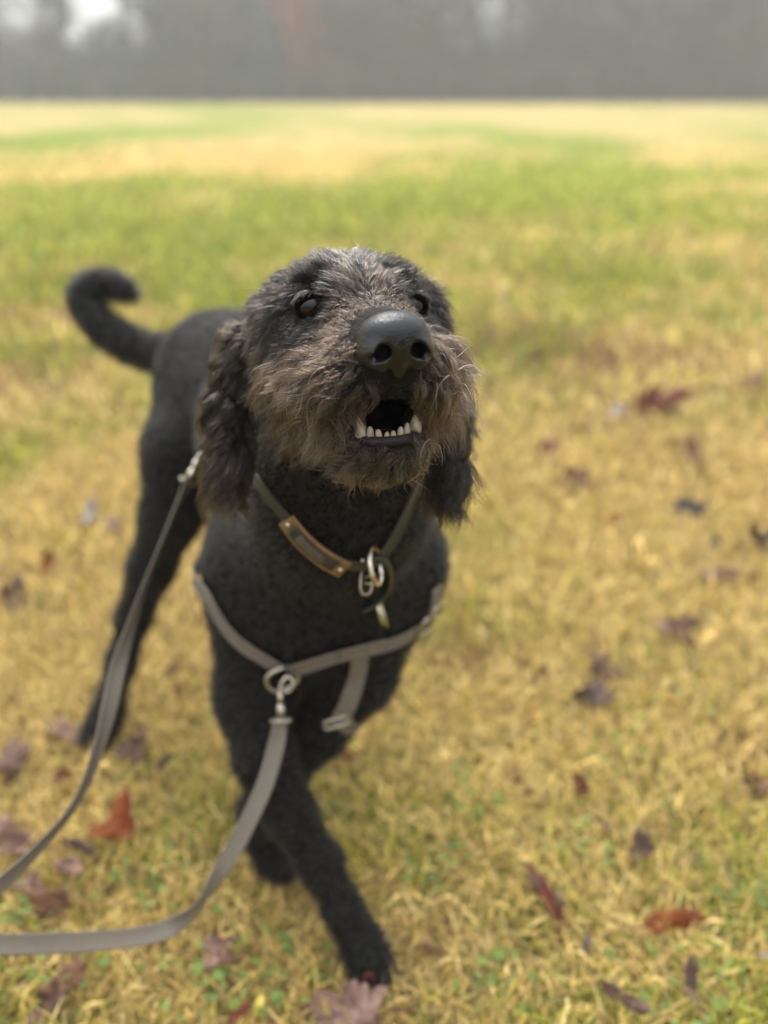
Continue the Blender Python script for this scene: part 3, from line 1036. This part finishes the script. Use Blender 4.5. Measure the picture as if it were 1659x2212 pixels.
hd = np.minimum(tags['head'], tags['jaw'])
other = np.minimum(tags['neck'], tags['body'])
is_ear = (tags['ear'] < .004) & (tags['ear'] < hd) & (tags['ear'] < other + .01)
is_head = (hd < other) & ~is_ear & (hloc[:, 1] > -.11)
nose_d = np.linalg.norm((BV - NC) / .026, axis=1)
eye_d = np.minimum(np.linalg.norm(BV - EYE[-1], axis=1), np.linalg.norm(BV - EYE[1], axis=1))
mouth_d = prim_d(CUTS[0], BV)
bare = (nose_d < .95) | (eye_d < .0145) | (mouth_d < .0025) | ((mouth_d < .0075) & (np.abs(hloc[:, 0]) > .011) & (hloc[:, 2] < -.076) & (hloc[:, 1] > .03))

# short velvety coat on trunk, legs, tail and neck
w = (~is_ear & ~near_strap & ~(is_head & (hd < other - .01))).astype(float)
vis = ((CAMP - BV) * BN).sum(1) > -.25 * np.linalg.norm(CAMP - BV, axis=1)
p, n = roots(w * np.where(vis, 1, .4), 115000)
down = np.tile(np.array([0, .25, -1.0]), (len(p), 1))
tail_d = np.min([prim_d(q, p) for q in PR if q[0] == 'rc' and q[6] == 'body' and q[3] <= .0281 and q[1][2] > .45], 0)
col = mix_cols(len(p), (BLACK, .75), (np.array([.004, .0037, .0034]), .25))
hair('coat', p, n, np.where(tail_d < .01, .014, .0098), down + .5 * vnoise(p, 30, 77), .5, col, .26, 1.1, 101, npts=6, rad=.00030, clump=.007, jitter=.6, mat_=coat_m, locks=9000, lockw=.3)

# face
front = smooth(hloc[:, 1], -.09, -.02)
w = (is_head & ~bare).astype(float)
p, n = roots(w, 62000)
L = to_head(p)
r_, f_, u_ = L.T
sg = np.sign(r_)
comb = np.outer(sg * .55, HR) + HF * -.45 + HU * -.55
top = smooth(u_, .0, .03)
topc = np.outer(sg * .35, HR) + HF * -.8 + HU * .3
comb = comb * (1 - top[:, None]) + topc * top[:, None]
bridge = smooth(f_, -.005, .03) * (1 - smooth(np.abs(r_), .012, .03)) * smooth(u_, -.035, -.015)
comb = comb * (1 - bridge[:, None]) + (np.outer(sg * .5, HR) + HF * -.7 + HU * .45) * bridge[:, None]
lipf = smooth(f_, .055, .085) * (1 - smooth(u_, -.06, -.045))
comb = comb * (1 - lipf[:, None]) + (np.outer(r_ / .02, HR) + HU * -1.0 + HF * .05) * lipf[:, None]
edist = np.minimum(np.linalg.norm(p - EYE[-1], axis=1), np.linalg.norm(p - EYE[1], axis=1))
low = 1 - smooth(u_, -.075, -.02)
length = .010 + .009 * smooth(np.abs(r_), .018, .045) * (1 - smooth(u_, -.02, .02)) + .004 * low
length *= 1 - .65 * (1 - smooth(edist, .015, .030))
length *= 1 - .45 * bridge
length *= 1 - .10 * lipf
crown = smooth(u_, -.012, .012)
length += .007 * crown
nd = np.linalg.norm(p - NC, axis=1)
length *= .30 + .70 * smooth(nd, .026, .055)
brownw = smooth(nd, .034, .046) * (1 - smooth(u_, -.03, .012) * .6) * smooth(edist, .022, .036)
side = (1 - smooth(f_, -.035, -.005)) * smooth(u_, -.075, -.03)
brownw *= 1 - .75 * side
darkz = np.maximum(1 - smooth(nd, .033, .044), 
                   1 - smooth(np.min([np.linalg.norm((p - EYE[s_] - HR * s_ * .005 + HU * .009) @ HM.T / np.array([.027, .035, .026]), axis=1) for s_ in (-1, 1)], 0), .62, 1.1))
patch = .5 + .5 * noise3(p, 45, 5)
col = mix_cols(len(p), (BLACK, .45 * (1 - brownw) + .10 + 2.5 * darkz), (DARKB, .42), (BROWN, .08 + .75 * brownw * patch), (RUST, .22 * brownw * (1 - patch)),
               (SILV, .012 + .36 * smooth(u_, -.012, .02) * (1 - smooth(np.abs(r_), .016, .030)) + .06 * low))
hair('face_hair', p, n, length, comb, np.where(top > .5, .16, .36), col, .035 + .075 * (1 - crown) + .09 * low, .9, 211, npts=8, rad=.00021, clump=.011, jitter=.28, gravity=.12, locks=2600, lockw=.55)

# wiry moustache and cheek locks: longer and wavier
w = (is_head & ~bare & (np.abs(hloc[:, 0]) > .010) & (hloc[:, 2] < -.030) & (hloc[:, 1] > -.03)).astype(float)
p, n = roots(w, 15000)
L = to_head(p); r_, f_, u_ = L.T
sg = np.sign(r_)
nd = np.linalg.norm(p - NC, axis=1)
comb = np.outer(sg * .12, HR) + HF * -.25 + HU * -1.0
col = mix_cols(len(p), (DARKB, .35), (BROWN, .5), (RUST, .2), (SILV, .06), (BLACK, .15))
hair('moustache', p, n, (.012 + .022 * smooth(nd, .035, .07)) * np.where(np.abs(r_) < .03, .75, 1) * np.where(u_ < -.078, .55, 1), comb, .45, col, .17, 1.0, 307, npts=10, rad=.00020, clump=.013, jitter=.22, gravity=.30, locks=420, lockw=.8)

# stray pale wiry hairs on muzzle, brow and chin
w = (is_head & ~bare & (nose_d > 1.25) & (hloc[:, 1] > -.05)).astype(float) * (1 + 2 * (hloc[:, 2] < -.03)) * np.where(np.abs(hloc[:, 0]) > .015, 1, .3)
p, n = roots(w, 130)
L = to_head(p); r_, f_, u_ = L.T
comb = np.outer(np.sign(r_) * .45, HR) + HF * -.1 + HU * np.where(u_ > 0, .3, -.8)[:, None]
hair('wiry_hair', p, n, np.where(u_ > -.02, .014, .028), comb, .5, mix_cols(len(p), (np.array([.32, .28, .23]), .5), (np.array([.20, .13, .08]), .5)), .20, .8, 351, npts=12, rad=.00026, clump=.02, jitter=.5, gravity=.2)

# beard on the lower jaw
w = ((tags['jaw'] < .004) & ~bare & (hloc[:, 1] > -.03) & (hloc[:, 2] < -.085)).astype(float)
p, n = roots(w, 16000)
L = to_head(p); r_, f_, u_ = L.T
comb = np.outer(r_ * 14, HR) + HF * .25 + HU * -1
col = mix_cols(len(p), (DARKB, .42), (BROWN, .35), (SILV, .16), (BLACK, .2))
hair('beard', p, n, .008 + .003 * (1 - smooth(u_, -.130, -.100)), comb, .5, col, .08, .8, 401, npts=8, rad=.00021, clump=.008, jitter=.22, gravity=.25, locks=520, lockw=.7, label='brown and grey beard below the mouth')

# eyebrows: dark tufts
for s in (-1, 1):
    ctr = hl(s * .030, -.002, .020)
    w = np.exp(-(np.linalg.norm((BV - ctr) @ HM.T / np.array([.010, .013, .010]), axis=1)) ** 2)
    w[bare | ~is_head] = 0
    p, n = roots(w, 1500)
    comb = np.tile(HR * s * .5 + HF * .1 + HU * .5, (len(p), 1))
    hair('eyebrow', p, n, .012, comb, .45, mix_cols(len(p), (BLACK, .85), (DARKB, .15)), .07, .7, 500 + s, npts=7, rad=.00022, clump=.010, jitter=.25)

# lashes and short hairs overhanging the upper lids
for s in (-1, 1):
    th = rng.uniform(.15 * np.pi, .85 * np.pi, 260)
    al = np.stack([.0118 * np.cos(th), .0075 * np.sin(th) + .0012], 1)
    p = EYE[s] + al[:, :1] * HR + al[:, 1:] * HU + HF * np.sqrt(np.maximum(.0150 ** 2 - (al ** 2).sum(1), .00002))[:, None]
    n = nrm(p - EYE[s])
    hair('eyelash', p, n, .0075, np.tile(HF * .3 + HU * .15 + HR * s * .5, (260, 1)), .45, mix_cols(260, (BLACK, .8), (DARKB, .2)), .05, .6, 555, npts=6, rad=.00018, clump=.01, jitter=.3, gravity=.35)

# ears: long wavy locks
for s in (-1, 1):
    top, mid, bot = EAR[s]
    w = (is_ear & (np.sign(hloc[:, 0]) == s)).astype(float)
    p, n = roots(w, 15000)
    comb = np.tile(np.array([0, 0, -1.0]) + HR * s * .05, (len(p), 1))
    tt = (p - top) @ nrm(bot - top) / np.linalg.norm(bot - top)
    bw = .8 if s < 0 else .35
    col = mix_cols(len(p), (BLACK, 1.1 - .75 * bw), (DARKB, .5), (BROWN, .42 * bw), (RUST, .12 * bw))
    hair('ear_hair', p, n, .028 + .010 * np.clip(tt, 0, 1), comb, .04, col, .17, 1.4, 600 + s, npts=13, rad=.00022, clump=.018, jitter=.13, gravity=.35, locks=260, lockw=.8,
         label='long wavy brown ear hair' if s < 0 else 'long wavy black ear hair')

# ------------------------------------------------------------------ collar, harness, leash
web_m = mat('taupe_webbing', (.165, .138, .110), rough=.75, spec=.3, bump=('noise', 900, .0008, .6), mottling=(160, (.14, .12, .10), .4, .65))
leash_m = mat('leash_webbing', (.150, .122, .092), rough=.75, spec=.3, bump=('noise', 900, .0008, .6), mottling=(120, (.15, .13, .105), .4, .65))
band_m = mat('collar_band', (.030, .029, .024), rough=.45, spec=.5)
leather_m = mat('collar_leather', (.225, .125, .050), rough=.5, spec=.4, mottling=(90, (.13, .07, .03), .45, .7))
plate_m = mat('dark_plate', (.022, .021, .020), rough=.3, spec=.6)
steel_m = mat('aged_steel', (.48, .43, .36), rough=.32, metal=1.0, mottling=(300, (.40, .33, .24), .5, .7))
copper_m = mat('copper_ring', (.55, .36, .22), rough=.3, metal=1.0, mottling=(140, (.75, .70, .62), .4, .6))
brass_m = mat('brass_tag', (.70, .60, .28), rough=.3, metal=1.0, mottling=(120, (.75, .73, .68), .45, .6))

def strap_on(path, off, n, width, thick=.0022, twist=None):
    p = catmull(path, n)
    q, nn = [], []
    for k in range(n):
        a = project(p[k])
        q.append(a[0]); nn.append(a[1])
    q, nn = np.array(q), nrm(np.array(nn))
    for _ in range(3):
        nn[1:-1] = nrm(nn[:-2] + 2 * nn[1:-1] + nn[2:])
        q[1:-1] = (q[:-2] + 2 * q[1:-1] + q[2:]) / 4
    q = q + nn * off
    tan = nrm(np.gradient(q, axis=0))
    side = np.cross(tan, nn)
    return ribbon_geo(q, side, width, thick), q, nn, side

def bar(path, r, m, name, parent, sides=8, closed=False):
    return mesh_obj(name, *tube_geo(path, r, sides, closed), m, parent)

def oval(c, a, b, ra, rb, n=28, sq=1.0):
    t = np.linspace(0, 2 * np.pi, n, endpoint=False)
    ct, st = np.cos(t), np.sin(t)
    ct = np.sign(ct) * np.abs(ct) ** sq; st = np.sign(st) * np.abs(st) ** sq
    return c + ra * ct[:, None] * nrm(a) + rb * st[:, None] * nrm(b)

# collar
cbase = COLLAR[len(COLLAR) // 2]
collar = empty('dog_collar', tuple(cbase), 'narrow dark collar with leather name plate round the dog\'s neck', 'collar')
(cv_, cf_), cq, cn, cs = strap_on(COLLAR, .0095, 60, .0115, .003)
mesh_obj('band', cv_, cf_, band_m, collar)
PL = [hit(636, 1108)[0], hit(665, 1148)[0], hit(700, 1183)[0], hit(744, 1210)[0]]
(v_, f_), pq, pn, ps = strap_on(PL, .0128, 16, .0205, .0026)
plate = mesh_obj('name_plate_holder', v_, f_, leather_m, collar)
pq2 = pq + pn * .0016
mesh_obj('name_plate', *ribbon_geo(pq2[2:-2], ps[2:-2], .0135, .0018), plate_m, plate)
for k in (1, -2):
    V_, F_ = sphere_geo(pq2[k], .0021, pn[k], 0, 1.5, 4, 10)
    mesh_obj('rivet', V_, F_, brass_m, plate)
for o_ in (-.0035, -.0005, .0027):
    bar(pq2[4:-4] + pn[4:-4] * .0010 + ps[4:-4] * o_, .00035, steel_m, 'engraved_line', plate, 4)
V_, F_ = sphere_geo(hit(777, 1191)[0] + hit(777, 1191)[1] * .0115, .0022, hit(777, 1191)[1], 0, 1.5, 4, 10)
mesh_obj('rivet', V_, F_, steel_m, collar)
rp = hit(800, 1200)
rc_ = rp[0] + rp[1] * .013
bar(oval(rc_, UPV * 1 + RGT * -.14, FWD * .85 + RGT * .35, .0165, .0115), .0021, copper_m, 'ring', collar, 10, True)
tailpts = [hit(796, 1204)[0] - FWD * .012, hit(826, 1204)[0] - FWD * .016, hit(843, 1234)[0] - FWD * .020, hit(838, 1270)[0] - FWD * .020, hit(815, 1297)[0] - FWD * .018, hit(784, 1316)[0] - FWD * .014]
tp = catmull(tailpts, 24)
mesh_obj('band_tail', *ribbon_geo(tp, np.tile(nrm(FWD * .9 + UPV * .25), (24, 1)), .0095, .0042), band_m, collar)
tags_root = empty('pet_tag', tuple(rc_ - UPV * .02), 'thin brass and steel tag on small link hanging from collar ring', 'tag')
lk = hit(792, 1252)[0] - FWD * .014
bar(oval(lk, UPV * 1 + RGT * .05, RGT * .8 + FWD * .5, .0125, .0062, 24, .7), .0011, steel_m, 'link', tags_root, 8, True)
lk2 = hit(803, 1247)[0] - FWD * .016
bar(oval(lk2, RGT * 1 + UPV * .3, FWD * .8 + UPV * .5, .0075, .0065, 20), .0010, steel_m, 'link', tags_root, 8, True)
tc_ = hit(815, 1310)[0] - FWD * .015
def disc_geo(c, ax_long, ax_w, nor, rl, rw, th):
    n = 28
    t = np.linspace(0, 2 * np.pi, n, endpoint=False)
    rim = c + rl * np.cos(t)[:, None] * ax_long + rw * np.sin(t)[:, None] * ax_w
    V = np.vstack([rim + nor * th / 2, rim - nor * th / 2, rim * .86 + c * .14 + nor * th * .75, rim * .86 + c * .14 - nor * th * .75])
    F = []
    for k in range(n):
        l = (k + 1) % n
        F += [(k, l, n + l, n + k), (2 * n + k, 2 * n + l, l, k), (n + k, n + l, 3 * n + l, 3 * n + k)]
    F += [tuple(2 * n + k for k in range(n))[::-1], tuple(3 * n + k for k in range(n))]
    return V, F
tl = nrm(-UPV + RGT * .33); tw = nrm(FWD * .97 - RGT * .12); tw = nrm(tw - tl * (tw @ tl)); tn = np.cross(tl, tw)
mesh_obj('disc', *disc_geo(tc_, tl, tw, tn, .0185, .0125, .0022), brass_m, tags_root)
tc2 = tc_ + tl * .006 + tn * .0035
mesh_obj('disc', *disc_geo(tc2, tl, tw, tn, .0165, .010, .0018), steel_m, tags_root)

# harness
hb = CHEST_STRAP_L[-1]
harness = empty('dog_harness', tuple(hb), 'taupe webbing harness strapped across the dog\'s chest', 'harness')
for path, nm, n, w in ((CHEST_STRAP_L, 'chest_strap', 40, .0185), (CHEST_STRAP_R, 'chest_strap', 40, .0185), (STERNUM, 'sternum_strap', 30, .0205), (GIRTH, 'girth_strap', 90, .019)):
    (v_, f_), q_, n_, s_ = strap_on(path, .0095, n, w)
    ob = mesh_obj(nm, v_, f_, web_m, harness)
    if nm == 'chest_strap':                       # stitched edge lines
        for e_ in (-.0078, .0078):
            bar(q_[1:-1] + s_[1:-1] * e_ + n_[1:-1] * .0013, .0004, web_m, 'stitching', ob, 4)
# webbing keeper doubled over the middle of the chest strap
(v_, f_), q_, n_, s_ = strap_on([hit(728, 1398)[0], hit(765, 1388)[0], hit(815, 1378)[0]], .0125, 12, .019)
mesh_obj('strap_keeper', v_, f_, web_m, harness)
# front ring
fr = hit(618, 1440); frc = fr[0] + fr[1] * .016
bar(oval(frc, RGT * .95 + UPV * .42, UPV * .8 - RGT * .35 - FWD * .3, .0175, .0125, 30, .8), .0022, steel_m, 'front_ring', harness, 10, True)
# buckle on the right shoulder
for (u_, v__, ra, rb, nm) in ((903, 1338, .0135, .0125, 'slider'), (922, 1312, .0125, .010, 'ring')):
    h_ = hit(u_, v__); t_ = nrm(np.cross(h_[1], RGT * .35 - UPV)); t2_ = np.cross(h_[1], t_)
    bar(oval(h_[0] + h_[1] * .0125, t_, t2_, ra, rb, 28, .55), .0016, steel_m, nm, harness, 8, True)
h_ = hit(732, 1543)
t_ = nrm(RGT * .95 + UPV * .28)
bar(oval(h_[0] + h_[1] * .0125, t_, np.cross(h_[1], t_), .0165, .0055, 28, .5), .0020, steel_m, 'slider', harness, 8, True)

# leash
def strap_free(rows, n, w=.0182, thick=.0022, up=UPV):
    rows = np.array(rows, float)
    P_ = np.array([at(*r[:3]) for r in rows])
    p_ = catmull(P_, n)
    wd = np.interp(np.linspace(0, len(rows) - 1, n), np.arange(len(rows)), rows[:, 3])
    view = nrm(p_ - CAMP)
    tan = nrm(np.gradient(p_, axis=0))
    perp = nrm(np.cross(tan, view))
    dd = (p_ - CAMP) @ FWD
    ca = np.clip(wd * dd / FD / w, .06, 1)
    sd = perp * ca[:, None] + np.cross(perp, tan) * np.sqrt(1 - ca ** 2)[:, None]
    for _ in range(3):
        sd[1:-1] = nrm(sd[:-2] + 2 * sd[1:-1] + sd[2:])
    return ribbon_geo(p_, sd, w, thick), p_

leash = empty('dog_leash', tuple(frc), 'long taupe webbing leash clipped to the harness in front and behind', 'leash')
hd0 = (frc - CAMP) @ FWD - .008
(v_, f_), lp1 = strap_free([(606, 1556, hd0 - .002, 28), (598, 1605, hd0 - .01, 36), (574, 1690, hd0 - .025, 54), (541, 1765, hd0 - .035, 64), (506, 1832, hd0 - .04, 54), (470, 1892, hd0 - .045, 30), (436, 1946, hd0 - .05, 14),
                            (402, 1981, hd0 - .055, 26), (352, 2010, hd0 - .06, 48), (272, 2027, hd0 - .075, 56), (150, 2036, hd0 - .095, 56), (0, 2040, hd0 - .125, 52), (-160, 2030, hd0 - .15, 48), (-330, 2010, hd0 - .18, 44)], 90)
mesh_obj('strap', v_, f_, leash_m, leash)
h2 = hit(438, 968); d2 = (h2[0] - CAMP) @ FWD - .02
(v_, f_), lp2 = strap_free([(405, 1040, d2, 16), (382, 1092, d2 - .02, 6), (346, 1180, d2 - .05, 4), (311, 1270, d2 - .07, 10), (281, 1360, d2 - .09, 20), (256, 1440, d2 - .11, 34), (238, 1520, d2 - .13, 34), (218, 1600, d2 - .145, 26),
                            (190, 1680, d2 - .16, 18), (150, 1755, d2 - .18, 14), (90, 1825, d2 - .21, 20), (30, 1885, d2 - .24, 26), (-50, 1950, d2 - .27, 40), (-160, 1985, d2 - .31, 40), (-330, 2000, d2 - .37, 40)], 90)
mesh_obj('strap', v_, f_, leash_m, leash)
e1_, e2_ = lp1[-1], lp2[-1]
lo_ = catmull([e1_, e1_ + [-.06, -.03, .0], (e1_ + e2_) / 2 + [-.13, -.05, .0], e2_ + [-.06, -.03, .0], e2_], 24)
mesh_obj('handle_loop', *ribbon_geo(lo_, np.tile([0, 0, 1.0], (24, 1)), .0215, .0022), leash_m, leash)
def snap(p0, p1, hookdir, name='snap_hook'):
    """trigger snap: eye and swivel at p0, hook bending round at p1"""
    ax = nrm(p0 - p1); L = np.linalg.norm(p0 - p1)
    sd = nrm(hookdir - ax * (hookdir @ ax))
    g = [tube_geo(np.array([p0 - ax * L * .02, p0 - ax * L * .10, p0 - ax * L * .22, p0 - ax * L * .34]), np.array([.0035, .0048, .0048, .0032]), 10),
         tube_geo(oval(p0 + ax * .004, sd, np.cross(ax, sd), .0105, .0045, 20, .7), .0017, 8, True),
         tube_geo(np.array([p0 - ax * L * .34, p0 - ax * L * .62]), np.array([.0032, .0030]), 8),
         tube_geo(catmull([p0 - ax * L * .60, p0 - ax * L * .78 + sd * .001, p1 + sd * .004 + ax * .004, p1 + sd * .009, p1 + sd * .014 + ax * .005, p1 + sd * .0135 + ax * .013], 16), .0022, 8),
         tube_geo(np.array([p0 - ax * L * .60 + sd * .001, p0 - ax * L * .62 + sd * .008, p1 + sd * .0135 + ax * .013]), .0015, 6)]
    return mesh_obj(name, *join_geo(g), steel_m, leash)
snap(at(607, 1548, hd0 - .002), at(604, 1462, hd0 - .004), RGT * 1.0)
snap(at(408, 1034, d2), at(434, 972, d2 + .006), RGT * .5 + FWD * .5)

# ------------------------------------------------------------------ fallen leaves
def leaf_geo(seed, lobes=5, curl=.5, fold=.4, ratio=1.0):
    r = np.random.default_rng(seed)
    n = 40
    th = np.linspace(-math.pi, math.pi, n, endpoint=False)
    if lobes == 0:                                # simple pointed oval
        R = .5 * (1 - .25 * np.cos(2 * th + math.pi)) * (1 + .12 * np.abs(np.cos(th)))
        R = R * np.where(np.abs(th) < .25, 1.12, 1)
    else:
        R = .30 + .24 * np.abs(np.cos(th * lobes / 2)) ** .8 + .03 * np.cos(15 * th)
        R = R * (1 + .25 * np.cos(th)) * np.where(np.abs(th) > 2.8, .65, 1)
    R *= r.normal(1, .07, n) * (1 + .22 * np.sin(th * 2 + r.uniform(0, 6)))
    V = [np.zeros(3)]
    for s in (.5, 1.0):
        for k in range(n):
            V.append([R[k] * s * math.cos(th[k]), R[k] * s * math.sin(th[k]) * ratio, 0])
    V = np.array(V)
    V[:, 2] = fold * np.abs(V[:, 1]) + curl * (V[:, 0] ** 2) * r.choice([-1, 1]) + curl * .9 * V[:, 1] * V[:, 0] * r.choice([-1, 1]) + .16 * noise3(V, 3.2, seed) + .05 * noise3(V, 8, seed)
    F = [(0, 1 + k, 1 + (k + 1) % n) for k in range(n)] + [(1 + k, 1 + n + k, 1 + n + (k + 1) % n, 1 + (k + 1) % n) for k in range(n)]
    Vb = V - np.array([0, 0, .012])
    m = len(V)
    F = F + [tuple(i + m for i in f[::-1]) for f in F] + [(1 + n + k, m + 1 + n + k, m + 1 + n + (k + 1) % n, 1 + n + (k + 1) % n) for k in range(n)]
    return np.vstack([V, Vb]), F

def lmat(name, c, c2):
    return mat(name, c, rough=.6, spec=.2, mottling=(60, c2, .4, .65), bump=('noise', 300, .002, .4))
LM = {'pink': lmat('leaf_pink', (.30, .185, .145), (.13, .07, .056)), 'mauve': lmat('leaf_mauve', (.150, .088, .062), (.065, .038, .028)), 'dark': lmat('leaf_dark', (.065, .042, .036), (.11, .07, .055)),
      'red': lmat('leaf_red', (.15, .040, .024), (.09, .026, .018)), 'rust': lmat('leaf_rust', (.20, .055, .014), (.15, .038, .010)), 'brown': lmat('leaf_brown', (.17, .085, .045), (.10, .05, .03)),
      'black': lmat('leaf_black', (.022, .020, .019), (.04, .035, .03)), 'pale': lmat('leaf_pale', (.19, .17, .15), (.40, .33, .32)), 'yellow': lmat('leaf_yellow', (.62, .50, .10), (.50, .42, .10))}
# u, v, width, colour, lobes, label
LEAVES = [
 (135, 1572, 85, 'pink', 0, 'pale pink folded leaf on the grass beside the dog\'s hind paw'),
 (32, 1652, 100, 'mauve', 5, 'dull mauve curled leaf at left edge below the pale pink leaf'),
 (300, 1602, 80, 'mauve', 5, 'grey mauve leaf with dark back just right of hind paw'),
 (352, 1642, 36, 'dark', 0, 'tiny dark scrap right of the grey mauve leaf near hind paw'),
 (38, 1818, 100, 'pink', 5, 'large pink and brown leaf beside the thin leash strand'),
 (255, 1795, 105, 'rust', 3, 'bright orange red leaf between the two leash strands'),
 (182, 1825, 48, 'dark', 0, 'narrow dark leaf touching the bright orange red leaf'),
 (158, 1868, 58, 'pink', 3, 'small pinkish leaf just below the narrow dark leaf'),
 (75, 1898, 70, 'pink', 5, 'rosy leaf under the thin leash strand near left edge'),
 (135, 1952, 88, 'brown', 5, 'dark red brown leaf above the wide flat leash strand'),
 (465, 2055, 95, 'pink', 3, 'pale pink three lobed leaf below the leash bend'),
 (782, 2182, 165, 'pink', 5, 'largest mottled pink leaf in front of the dog\'s front paw'),
 (792, 2128, 62, 'red', 0, 'dark red leaf half under the front paw'),
 (1443, 1985, 92, 'rust', 0, 'glossy orange brown leaf standing up in grass right of dog'),
 (1178, 1925, 62, 'mauve', 0, 'slender curled mauve leaf end beside the long red leaf'),
 (1195, 1955, 85, 'red', 0, 'long narrow reddish leaf lying right of the front paw'),
 (1255, 1690, 52, 'red', 0, 'small dark red leaf alone in straw grass right of dog'),
 (1380, 1835, 72, 'mauve', 3, 'mauve and black cupped leaf above the glossy orange brown leaf'),
 (1300, 1440, 100, 'mauve', 5, 'grey mauve leaf beside a green tuft right of the dog'),
 (1292, 1500, 90, 'dark', 3, 'dark brown pointed leaf just below the grey mauve leaf'),
 (1540, 1242, 62, 'pink', 0, 'salmon pink upright leaf below the black scraps at right'),
 (1547, 1162, 44, 'black', 0, 'small black clump directly above the salmon pink leaf'),
 (1503, 1100, 75, 'black', 3, 'long blackish leaf above the small black clump'),
 (1640, 1172, 60, 'black', 3, 'blackish leaf cut by right edge of picture'),
 (1392, 880, 95, 'red', 5, 'dark red brown leaf farthest back at right of dog'),
 (1452, 890, 44, 'brown', 0, 'little brown leaf right of the farthest dark red leaf'),
 (1330, 890, 46, 'pale', 0, 'pale bluish grey leaf left of the farthest dark red leaf'),
 (1190, 963, 64, 'red', 3, 'muted red leaf near the dog\'s hanging ear'),
 (1238, 1042, 80, 'brown', 5, 'brown mauve leaf below the muted red leaf'),
 (1500, 990, 62, 'brown', 0, 'slim brown leaf lying slanted in the pale straw grass'),
 (1627, 835, 62, 'brown', 0, 'brown leaf at far right edge beyond all other leaves'),
 (1328, 1122, 40, 'rust', 0, 'tiny rust red leaf left of the blackish leaves'),
 (1455, 1352, 66, 'pink', 0, 'faint pink leaf above a small brown leaf at right'),
 (1492, 1386, 48, 'brown', 0, 'small brown leaf just below the faint pink leaf'),
 (1348, 2152, 70, 'mauve', 0, 'pointed brown mauve leaf at bottom right of picture'),
 (1490, 2122, 66, 'mauve', 0, 'ring shaped curled leaf among clover at bottom right'),
 (740, 1625, 46, 'red', 0, 'small red leaf just right of the crossed front legs'),
 (102, 1215, 44, 'rust', 0, 'small rust leaf left of the dog\'s hind leg'),
 (28, 1278, 80, 'mauve', 3, 'mauve leaf at left edge level with the hind knee'),
 (258, 1140, 52, 'pink', 0, 'blurred pinkish leaf close behind the hind leg'),
 (195, 1112, 54, 'pale', 0, 'pale greyish leaf farthest back left of hind leg'),
 (560, 2168, 40, 'yellow', 0, 'small bright yellow leaf at bottom left of the front paw'),
 (520, 2182, 44, 'red', 0, 'small dark red leaf beside the bright yellow leaf'),
 (170, 2090, 80, 'brown', 5, 'reddish brown leaf just below the wide leash strand'),
 (118, 2145, 90, 'mauve', 5, 'dull mauve leaf in the bottom left corner clover'),
 (1640, 1690, 60, 'brown', 3, 'brown leaf at right edge level with the small red leaf'),
 (1652, 2058, 26, 'pale', 0, 'small whitish leaf near bottom right edge'),
 (1270, 2040, 40, 'dark', 0, 'dark crumpled scrap left of the glossy orange brown leaf'),
]
_big = []
for i, (u, v, wD, cname, lobes, lab) in enumerate(LEAVES):
    g = on_ground(u, v, .030)
    s = wD * ((g - CAMP) @ FWD) / FD
    r = np.random.default_rng(900 + i)
    V_, F_ = leaf_geo(900 + i, lobes, r.uniform(.5, 1.5), r.uniform(.2, 1.0), .62 if lobes == 0 else .9)
    ob = mesh_obj('fallen_leaf', V_ * s * .9, F_, LM[cname])
    az = r.uniform(0, 6.28)
    if i in (15,): az = 2.0; ob.scale = (1.5, .7, 1)
    tilt = r.uniform(.35, .9)
    ob.rotation_mode = 'ZXY'
    ob.rotation_euler = (tilt, r.normal(0, .3), az)
    from mathutils import Euler
    e_ = Euler((tilt, r.normal(0, .25), 0), 'XYZ').to_matrix() @ Euler((0, 0, az), 'XYZ').to_matrix()
    ob.rotation_mode = 'XYZ'
    ob.rotation_euler = e_.to_euler()
    ob.location = tuple(g + [0, 0, -.006 + .08 * s])
    tag(ob, lab, 'leaf', 'fallen leaves on the grass')
    if wD >= 60:
        st = catmull([(-.30 * s, 0, 0), (-.6 * s, .02 * s, .03 * s), (-.92 * s, .10 * s, -.05 * s)], 6)
        so = mesh_obj('stalk', *tube_geo(st, np.linspace(.035, .018, 6) * s, 5), LM['brown'])
        so.parent = ob
scr_m = [LM[k] for k in ('brown', 'dark', 'mauve', 'red')]
scr_meshes = []
for k in range(8):
    V_, F_ = leaf_geo(1500 + k, (0, 3)[k % 2], .6, .4, .7)
    me = bpy.data.meshes.new('leaf_scrap'); me.from_pydata([tuple(q) for q in V_], [], F_); me.materials.append(scr_m[k % 4]); scr_meshes.append(me)
for k in range(70):
    y = rng.uniform(.62, 4.2); x = rng.uniform(-.55, .62) * (y + .35)
    ob = bpy.data.objects.new('leaf_scrap', scr_meshes[int(rng.integers(0, 8))])
    C.objects.link(ob)
    s = rng.uniform(.012, .026) * (1 + .12 * y)
    ob.scale = (s, s, s)
    ob.location = (x, y, rng.uniform(.022, .036)); ob.rotation_euler = (rng.normal(0, .5), rng.normal(0, .5), rng.uniform(0, 6.28))
    tag(ob, 'small brown scrap of dead leaf lying in the grass', 'leaf', 'small leaf scraps scattered over the grass')
